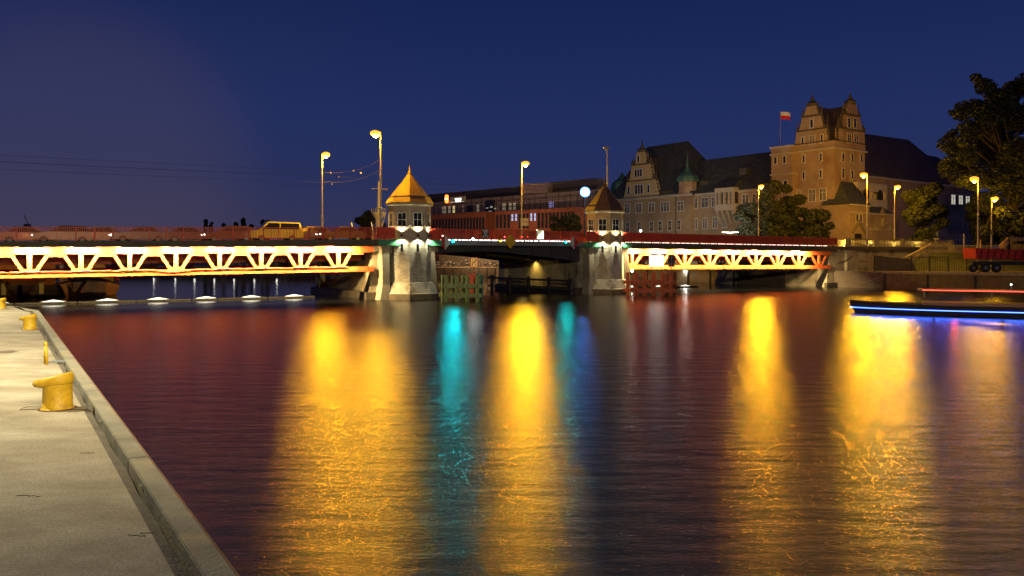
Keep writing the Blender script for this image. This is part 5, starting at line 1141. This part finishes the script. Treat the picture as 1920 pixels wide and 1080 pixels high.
# block wall with painted scrawl
b = MB(); b.hexa([(44.5, 98, 1.99), (49.5, 98, 1.99), (49.5, 98.4, 1.99), (44.5, 98.4, 1.99)], [(44.5, 98, 3.9), (49.0, 98, 3.4), (49.0, 98.4, 3.4), (44.5, 98.4, 3.9)])
tag(b.build('garden_wall', M_wet), 'low dark wall covered with scrawls below the stairs', 'wall')
random.seed(21); b = MB()
for i in range(26):
    x = random.uniform(42.4, 46.6); z = random.uniform(1.0, 2.5) if i % 2 else random.uniform(.4, 1.6); a = random.uniform(0, 6); pts = []
    for k in range(7): a += random.uniform(-1.6, 1.6); x += .22 * math.cos(a); z += .2 * math.sin(a); pts.append((x, 0, max(.3, min(1.85, z))))
    yq = lambda x: 97 - (x - 41) * 1.8 - .05
    b.path([(x_, yq(x_), z_) for x_, _, z_ in pts], .03, 4)
b.build('graffiti', mat('graffiti_grey', (.32, .30, .28), .8, var=.3, scale=2)); tag(bpy.data.objects['graffiti'], 'pale tangled graffiti on the quay wall right of the abutment', 'graffiti')
# quay wall facing: concrete cap and panel ribs
r = thing('quay_wall', 'stained concrete quay wall with dark ribs beneath the right truss span', 'wall', (31, 111, 0))
def wallrun(r, P, z1=1.98, rib=4.0, m=M_conc):
    b = MB(); c = MB(); rb = MB()
    for (x0, y0), (x1, y1) in zip(P, P[1:]):
        d = Vector((x1 - x0, y1 - y0, 0)); L_ = d.length; T = Matrix.Translation((x0, y0, 0)) @ Matrix.Rotation(math.atan2(d.y, d.x), 4, 'Z')
        b.M = c.M = rb.M = T; sg = 1
        b.box(0, L_, .0, .25, -1, z1 - .2); c.box(-.1, L_ + .1, -.1, .6, z1 - .2, z1 + .06)
        n = int(L_ / rib)
        for i in range(n + 1): x = L_ * i / max(1, n); rb.box(x - .12, x + .12, .24, .42, -.5, z1 - .201)
    b.build('panels', m, r); c.build('cap', M_stonebal, r); rb.build('ribs', M_dark, r)
wallrun(r, [(31, 111), (9, 141), (-3, 148)][0:3])
for o in kids(r): pass
r = thing('quay_wall', 'distant quay wall with dark ribs left of the piers', 'wall', (-3, 148, 0)); wallrun(r, [(-3, 148), (-30, 152), (-140, 172)], rib=1.6, m=M_wet)
r = thing('quay_wall', 'dark quay wall on the right below the red truck', 'wall', (41, 97, 0)); wallrun(r, [(98, -2), (51, 79), (43.3, 92.6)], rib=5, m=M_wet)
# rubble heaps
def rubble(name, label, pts, n, w, h, size, cols, seed):
    rnd = random.Random(seed); b = MB()
    for _ in range(n):
        f = rnd.random() * (len(pts) - 1); i = int(f); f -= i; x = pts[i][0] * (1 - f) + pts[i + 1][0] * f; y = pts[i][1] * (1 - f) + pts[i + 1][1] * f
        o = rnd.uniform(0, w); s = size * rnd.uniform(.4, 1.2)
        b.lathe([(s * .5, -s * .3), (s * rnd.uniform(.7, 1), 0), (s * .4, s * rnd.uniform(.4, .9))], 5, (x + rnd.uniform(-.5, .5) , y + o, 2.0 + rnd.uniform(0, h)), ph=rnd.uniform(0, 6))
    return tag(b.build(name, cols), label, 'rubble', kind='stuff')
rubble('rubble', 'heap of pale broken stones and scrap on the far quay', [(-60, 158), (-30, 153.5), (-3, 149.5), (10, 144), (26, 120)], 900, 4, 1.1, .34, mat('rubble_stone', (.32, .30, .26), .9, var=.7, scale=1.5), 3)
r = thing('low_wall', 'pale painted wall with scribbles behind the right truss span', 'wall', (30, 118, 2)); b = MB(); b.ext([(38, 113.5, 2), (16, 146, 2), (16.2, 146.3, 2), (38.2, 113.8, 2)], (0, 0, 1.6)); b.build('wall_panel', mat('pale_olive_wall', (.25, .24, .15), .9, var=.5, scale=1.4), r)
r = thing('concrete_plinth', 'pale concrete base wall of the brick office block behind the green dolphin', 'wall', (0, 150, 2)); b = MB(); b.ext([(-14, 153.5, 2), (0, 151.8, 2), (0, 152.3, 2), (-14, 154, 2)], (0, 0, 2.2)); b.build('wall_panel', M_wet, r)
b = MB(); b.ext([(0.2, 151.6, 2), (9, 144.8, 2), (9.2, 145.2, 2), (0.2, 152.1, 2)], (0, 0, 2.6)); b.build('wall_panel', M_stonebal, r)

# small white park lamps beyond the bridge
def park(px, py, Y, zb, label, col=(1, .97, .85), e=120, wings=False, g=14, fill_aim=None):
    p = W(px, py, Y); r = thing('park_lamp', label, 'lamp', (p.x, Y, zb), 'small white lamps beyond the bridge')
    MB().tube((p.x, Y, zb), (p.x, Y, p.z), .06, .04).build('pole', M_pole, r)
    if wings:
        for sg in (-1, 1):
            b = MB(); b.hexa([(p.x + sg * .1, Y - .2, p.z), (p.x + sg * .1, Y + .2, p.z), (p.x + sg * .1, Y + .2, p.z + .14), (p.x + sg * .1, Y - .2, p.z + .14)], [(p.x + sg * 1.2, Y - .06, p.z + .1), (p.x + sg * 1.2, Y + .06, p.z + .1), (p.x + sg * 1.2, Y + .06, p.z + .16), (p.x + sg * 1.2, Y - .06, p.z + .16)]); b.build('wing', glow('wing_white', (.95, 1, .88), 7 if sg < 0 else 4), r)
    else: MB().lathe([(.02, -.2), (.2, -.05), (.2, .1), (.02, .22)], 12, (p.x, Y - .1, p.z)).build('lens', glow('park_white_%d' % g, col, g), r)
    if fill_aim: light('SPOT', (p.x, Y + .5, p.z + .3), col, e, r, 'bulb', .15, direction=fill_aim, spot=2.6, blend=.8)  # spot added to wash the building behind, not the lamp's own light
    else: light('POINT', (p.x, Y - .4, p.z - .1), col, e, r, 'bulb', .15)
    return r
park(1369, 437, 118, 5, 'lit winged white lamp rising above the red railing in front of the bay window', e=6500, wings=True, fill_aim=(-.25, 1, .12))
park(1201, 433, 145, 5, 'tiny white lamp in front of the old building wall by the brown-roofed tower', e=4500, fill_aim=(-.1, 1, .15))
park(1185, 508, 120, 2, 'white lamp just left of the red dolphin below the truss', e=40)
park(1284, 508, 118, 2, 'white lamp just right of the red dolphin below the truss', e=45)
park(870, 508, 150, 2, 'white lamp above the green dolphin at its left', e=50)
park(868, 478, 139, 2, 'taller white lamp post standing behind the green dolphin', e=8000, fill_aim=(.15, 1, .8), col=(1, .55, .25), g=6)
for i, (px, Y) in enumerate(((252, 158), (290, 156), (330, 154.5), (366, 153.5), (403, 152.5), (440, 151.5), (478, 151), (520, 150.5))):
    park(px, 507 - i * .0, Y + 3, 2, 'white quay lamp beyond the calm water, number %d from the left under the truss' % (i + 1) if 0 else ('leftmost', 'second', 'third', 'fourth', 'fifth', 'sixth', 'seventh', 'rightmost')[i] + ' white quay lamp of the row across the calm water', e=5, g=1)

# added boom whose flat glows stand for light streaks reflected in the water
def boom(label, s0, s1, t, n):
    r = thing('reflection_boom', label, 'boom', B(s0, t, 0)); b = MB(BM); k = int((s1 - s0) / 2)
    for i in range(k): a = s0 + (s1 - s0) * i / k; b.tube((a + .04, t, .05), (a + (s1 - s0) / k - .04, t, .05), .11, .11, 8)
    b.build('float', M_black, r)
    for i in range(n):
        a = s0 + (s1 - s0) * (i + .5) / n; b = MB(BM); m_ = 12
        b.add([(a + .85 * math.cos(2 * PI * j / m_), t + .16 * math.sin(2 * PI * j / m_), .17) for j in range(m_)] + [(a, t, .33)], [(j, (j + 1) % m_, m_) for j in range(m_)]); b.build('streak_glow', glow('streak_white', (1, .95, .75), 1.6), r)
    return r
boom('added dark boom whose flat white glows stand for reflections under the left truss span', -40, -6.5, 6.4, 9)
boom('short added boom whose white glows stand for reflections under the right truss span', 29.5, 42, 8.5, 3)

# ------------------------------------------------------------------ boats
def hull(b, T, L_, beam, free, bow, draft=.5, sheer=.8, full=.5):
    b.M = T; st = 14; rows = []
    for i in range(st + 1):
        f = i / st; x = -L_ * f                                   # bow at x = 0, stern at -L
        w = beam / 2 * min(1, (f / full) ** .55 if f > 0 else 0); zt = free + bow * (1 - min(1, f / .35)) ** 2 * sheer
        rake = (.9 * (1 - min(1, f / .3)))
        rows.append([(x - rake * .5, -w * .72, -draft), (x - rake * .25, -w * .93, .1), (x, -w, zt * .62), (x + .05, -w * 1.02, zt), (x + .05, w * 1.02, zt), (x, w, zt * .62), (x - rake * .25, w * .93, .1), (x - rake * .5, w * .72, -draft)])
    vs = [p for r_ in rows for p in r_]; fs = []
    for i in range(st):
        for j in range(8): k = (j + 1) % 8; fs.append((i * 8 + j, i * 8 + k, (i + 1) * 8 + k, (i + 1) * 8 + j))
    fs.append(tuple(range(8))); fs.append(tuple(range(st * 8, st * 8 + 8))[::-1]); b.add(vs, fs); return b
M_hull = mat('tarred_hull', (.06, .035, .02), .6, var=.4, scale=1.2); M_hull2 = mat('brown_hull', (.38, .22, .12), .6, var=.35, scale=1.0); M_super = mat('orange_superstructure', (.6, .28, .12), .6, var=.15)
p = W(184, 558, 74); T = Matrix.Translation((p.x, 72.5, 0)) @ Matrix.Rotation(math.atan2(-72.5, -p.x) + .05, 4, 'Z')
r = thing('moored_barge', 'moored brown barge with curved bow and pale deckhouse under the left truss', 'boat', (p.x, 72.5, 0))
hull(MB(), T, 16, 5.4, 1.0, 1.0, full=.22).build('hull', M_hull2, r)
b = MB(T); pr = []
for i in range(9):
    f = i / 8 * .3; w = 2.72 * min(1, (f / .22) ** .55 if f > 0 else 0); zt = 1.0 + 1.0 * (1 - min(1, f / .35)) ** 2 * .8; pr.append((-16 * f + .08, w, zt))
b.path([(x, -w, z) for x, w, z in pr[::-1]] + pr, .09, 6); b.build('rubbing_strake', M_hull, r)
MB(T).box(-14, -3.2, -2.0, 2.2, 1.05, 2.1).build('coaming', mat('pale_deckhouse', (.55, .42, .26), .7, var=.2), r); b = MB(T); b.box(-12, -5, -1.6, 1.8, 2.101, 3.1); b.build('deckhouse', mat('pale_deckhouse', (.55, .42, .26), .7, var=.2), r)
b = MB(T)
for y in (-1.5, -1.0, -.5): b.box(-3.19, -3.15, y - .14, y + .14, 1.35, 1.75)
b.build('portholes', M_black, r); MB(T).box(-3.19, -3.12, -2.3, -2.0, 1.05, 2.9).build('mast_post', M_white, r)
b = MB(T); b.lathe([(.05, -.2), (.22, 0), (.05, .2)], 8, (-2.2, 2.45, 1.5)); b.build('fender', M_red, r)
p = W(58, 558, 72); T = Matrix.Translation((p.x, 70.8, 0)) @ Matrix.Rotation(math.atan2(-70.8, -p.x), 4, 'Z')
r = thing('pusher_tug', 'dark pusher tug with two yellow push knees and orange deckhouse at the far left', 'boat', (p.x, 70.8, 0))
hull(MB(), T, 14, 7.0, 1.0, .2, full=.12).build('hull', M_hull, r)
MB(T).box(-10, -2.5, -2.6, 2.6, 1.02, 3.4).build('deckhouse', M_super, r)
b = MB(T); b.ext([(-1.3, -1.9, 1.7), (-1.3, 1.9, 1.7), (-.7, .35, .2), (-.7, -.35, .2)], (.12, 0, 0)); b.build('bow_plate', mat('rust_brown', (.14, .06, .03), .7, var=.3), r)
for y in (-1.42, 1.42): MB(T).box(.05, .4, y - .17, y + .17, .3, 2.45).build('push_knee', M_yel, r)
b = MB(T); b.add([(-.4, -3.6, 1.0), (-.4, -2.1, 2.3), (-5, -2.1, 2.3), (-5, -3.6, 1.0)], [(0, 1, 2, 3)]); b.build('bulwark', M_super, r); b = MB(T); b.add([(-.4, 3.6, 1.0), (-.4, 2.1, 2.3), (-5, 2.1, 2.3), (-5, 3.6, 1.0)], [(0, 1, 2, 3)]); b.build('bulwark', M_super, r)
# low launch at rest; its glowing strips stand for a passing boat's light trails
Y = 46; p = W(1880, 545, Y); T = Matrix.Translation((22.2, 52.5, 0)) @ Matrix.Rotation(PI + math.atan2(-9.0, 9) + .32, 4, 'Z')
r = thing('passenger_launch', 'low dark launch whose blue strip stands for a passing boat light trail, right', 'boat', (27, 50, 0))
hull(MB(), T, 17, 3.2, .62, .25, full=.3).build('hull', mat('launch_hull', (.012, .008, .01), .9, var=.2), r)
MB(T).box(-15, -4.2, -1.15, 1.15, .6, .8).build('cabin', mat('launch_cabin', (.12, .02, .018), .5, var=.2), r); MB(T).box(-15.3, -3.9, -1.25, 1.25, 1.5, 1.6).build('canopy', mat('launch_cabin', (.12, .02, .018), .5, var=.2), r)
b = MB(T)
for x in (-14.8, -11.4, -7.9, -4.3):
    for y in (-1.1, 1.1): b.tube((x, y, 1.1), (x, y, 1.52), .03, n=6)
b.build('canopy_posts', M_grey, r)
for sg in (-1, 1):
    b = MB(T); pts = []
    for i in range(15):
        f = i / 14; w = 1.6 * min(1, (f / .3) ** .55 if f > 0 else 0); pts.append((-17 * f, sg * (w * .98 + .03), .33))
    b.path(pts, .024, 6); b.build('blue_strip', glow('blue_trail', (.04, .12, 1), 9), r)
    b = MB(T); b.box(-15, -4.2, sg * 1.27 - .02, sg * 1.27 + .02, 1.53, 1.58); b.build('red_strip', glow('red_trail', (1, .04, .02), 3.5), r)
    for i in range(4): light('AREA', T @ Vector((-3 - i * 3.6, sg * 1.9, .4)), (.05, .15, 1), 16, r, 'strip_light', 3.4, .05, direction=T.to_3x3() @ Vector((0, sg * .6, -1)))
light('POINT', T @ Vector((-6, 0, 1.35)), (1, .08, .04), 14, r, 'cabin_light', .1)
light('POINT', T @ Vector((-12, 0, 1.35)), (1, .08, .04), 14, r, 'cabin_light', .1)
b = MB(T); b.tube((-9, 0, 1.6), (-9, 0, 1.9), .03); b.build('light_mast', M_grey, r); MB(T).lathe([(.01, -.05), (.05, 0), (.01, .05)], 8, (-9, 0, 1.93)).build('masthead_light', glow('boat_white', (1, 1, .9), 12), r)

# ------------------------------------------------------------------ red tipper truck and machines on the lower quay
tp = W(1868, 510, 88); T = Matrix.Translation((tp.x, 88, 2.0))
r = thing('tipper_truck', 'red tipper truck with ribbed load bed parked on the lower quay', 'truck', (tp.x, 88, 2.0))
M_truckred = mat('truck_red', (.55, .035, .025), .5, var=.15, scale=1)
b = MB(T); b.hexa([(-2.9, -1.2, 1.5), (2.2, -1.2, 1.4), (2.2, 1.2, 1.4), (-2.9, 1.2, 1.5)], [(-3.0, -1.25, 2.65), (2.3, -1.25, 2.45), (2.3, 1.25, 2.45), (-3.0, 1.25, 2.65)])
bd = b.build('load_bed', M_truckred, r); 
for i in range(7): x = -2.6 + i * .75; MB(T).hexa([(x, -1.31, 1.5), (x + .09, -1.31, 1.5), (x + .09, -1.2, 1.5), (x, -1.2, 1.5)], [(x + .22, -1.33, 2.5), (x + .31, -1.33, 2.5), (x + .31, -1.22, 2.5), (x + .22, -1.22, 2.5)]).build('rib', mat('truck_dark_red', (.12, .01, .01), .6), bd)
MB(T).box(-2.9, 6.2, -.5, .5, .8, 1.2).build('chassis', M_dark, r); MB(T).box(2.45, 3.5, -1.1, 1.1, 1.3, 3.1).build('crane_block', M_black, r)
b = MB(T); b.ext([(3.6, -1.2, 1.2), (5.9, -1.2, 1.2), (5.9, -1.2, 2.3), (5.6, -1.2, 3.1), (3.75, -1.2, 3.1)], (0, 2.4, 0)); cb = b.build('cab', mat('cab_red', (.45, .03, .02), .5), r, bevel=.05)
b = MB(T); b.ext([(4.1, -1.215, 2.15), (5.3, -1.215, 2.15), (5.1, -1.215, 2.85), (4.15, -1.215, 2.85)], (0, -.01, 0)); b.build('window', M_wglass, cb)
for x in (-1.9, -.7, 4.8):
    for y in (-1.15, 1.15): w_ = MB(T).tube((x, y - .15, .5), (x, y + .15, .5), .5, .5, 18).build('wheel', M_black, r); MB(T).tube((x, y - .16, .5), (x, y + .16, .5), .22, .22, 10).build('rim', M_grey, w_)
p = W(1905, 452, 97); T = Matrix.Translation((p.x, 97, 2.0)); r = thing('crane_arm', 'bent tan loader arm rising behind the red truck', 'crane', (p.x, 97, 2.0)); z_ = lambda py: W(0, py, 97).z - 2
M_tan = mat('tan_paint', (.42, .26, .12), .6, var=.15)
b = MB(T); b.beam((-1.9, 0, z_(463)), (-.9, 0, z_(450)), .4, .45); b.beam((-1.1, 0, z_(449)), (4, 0, z_(446)), .4, .5); b.build('arm', M_tan, r); MB(T).box(1.5, 4.5, -1, 1, 0, z_(450)).build('machine_body', M_dark, r)
for px, py, h_, lb in ((1838, 437, 2.2, 'left of two thin pale posts by the big tree'), (1870, 448, 1.6, 'short lit yellow post behind the red truck')):
    p = W(px, py, 100); r = thing('short_post', lb, 'post', (p.x, 103.6, 4.3)); MB().tube((p.x, 103.6, 4.2), (p.x, 103.6, p.z), .07, n=8).build('shaft', M_pole if px < 1850 else M_yel, r)
# site fence on the slope foot
r = thing('mesh_fence', 'dark site fence on the lower quay at the foot of the lawn', 'fence', (50, 95, 2))
b = MB()
for i in range(40): x = 47.5 + i * .28; b.box(x - .02, x + .02, 95.0, 95.04, 2, 3.7)
b.box(47.4, 58.6, 94.99, 95.05, 3.66, 3.72); b.build('bars', M_dark, r)
for i in range(6): x = 47.4 + i * 2.2; MB().box(x - .05, x + .05, 94.95, 95.08, 2, 3.8).build('post', M_dark, r)
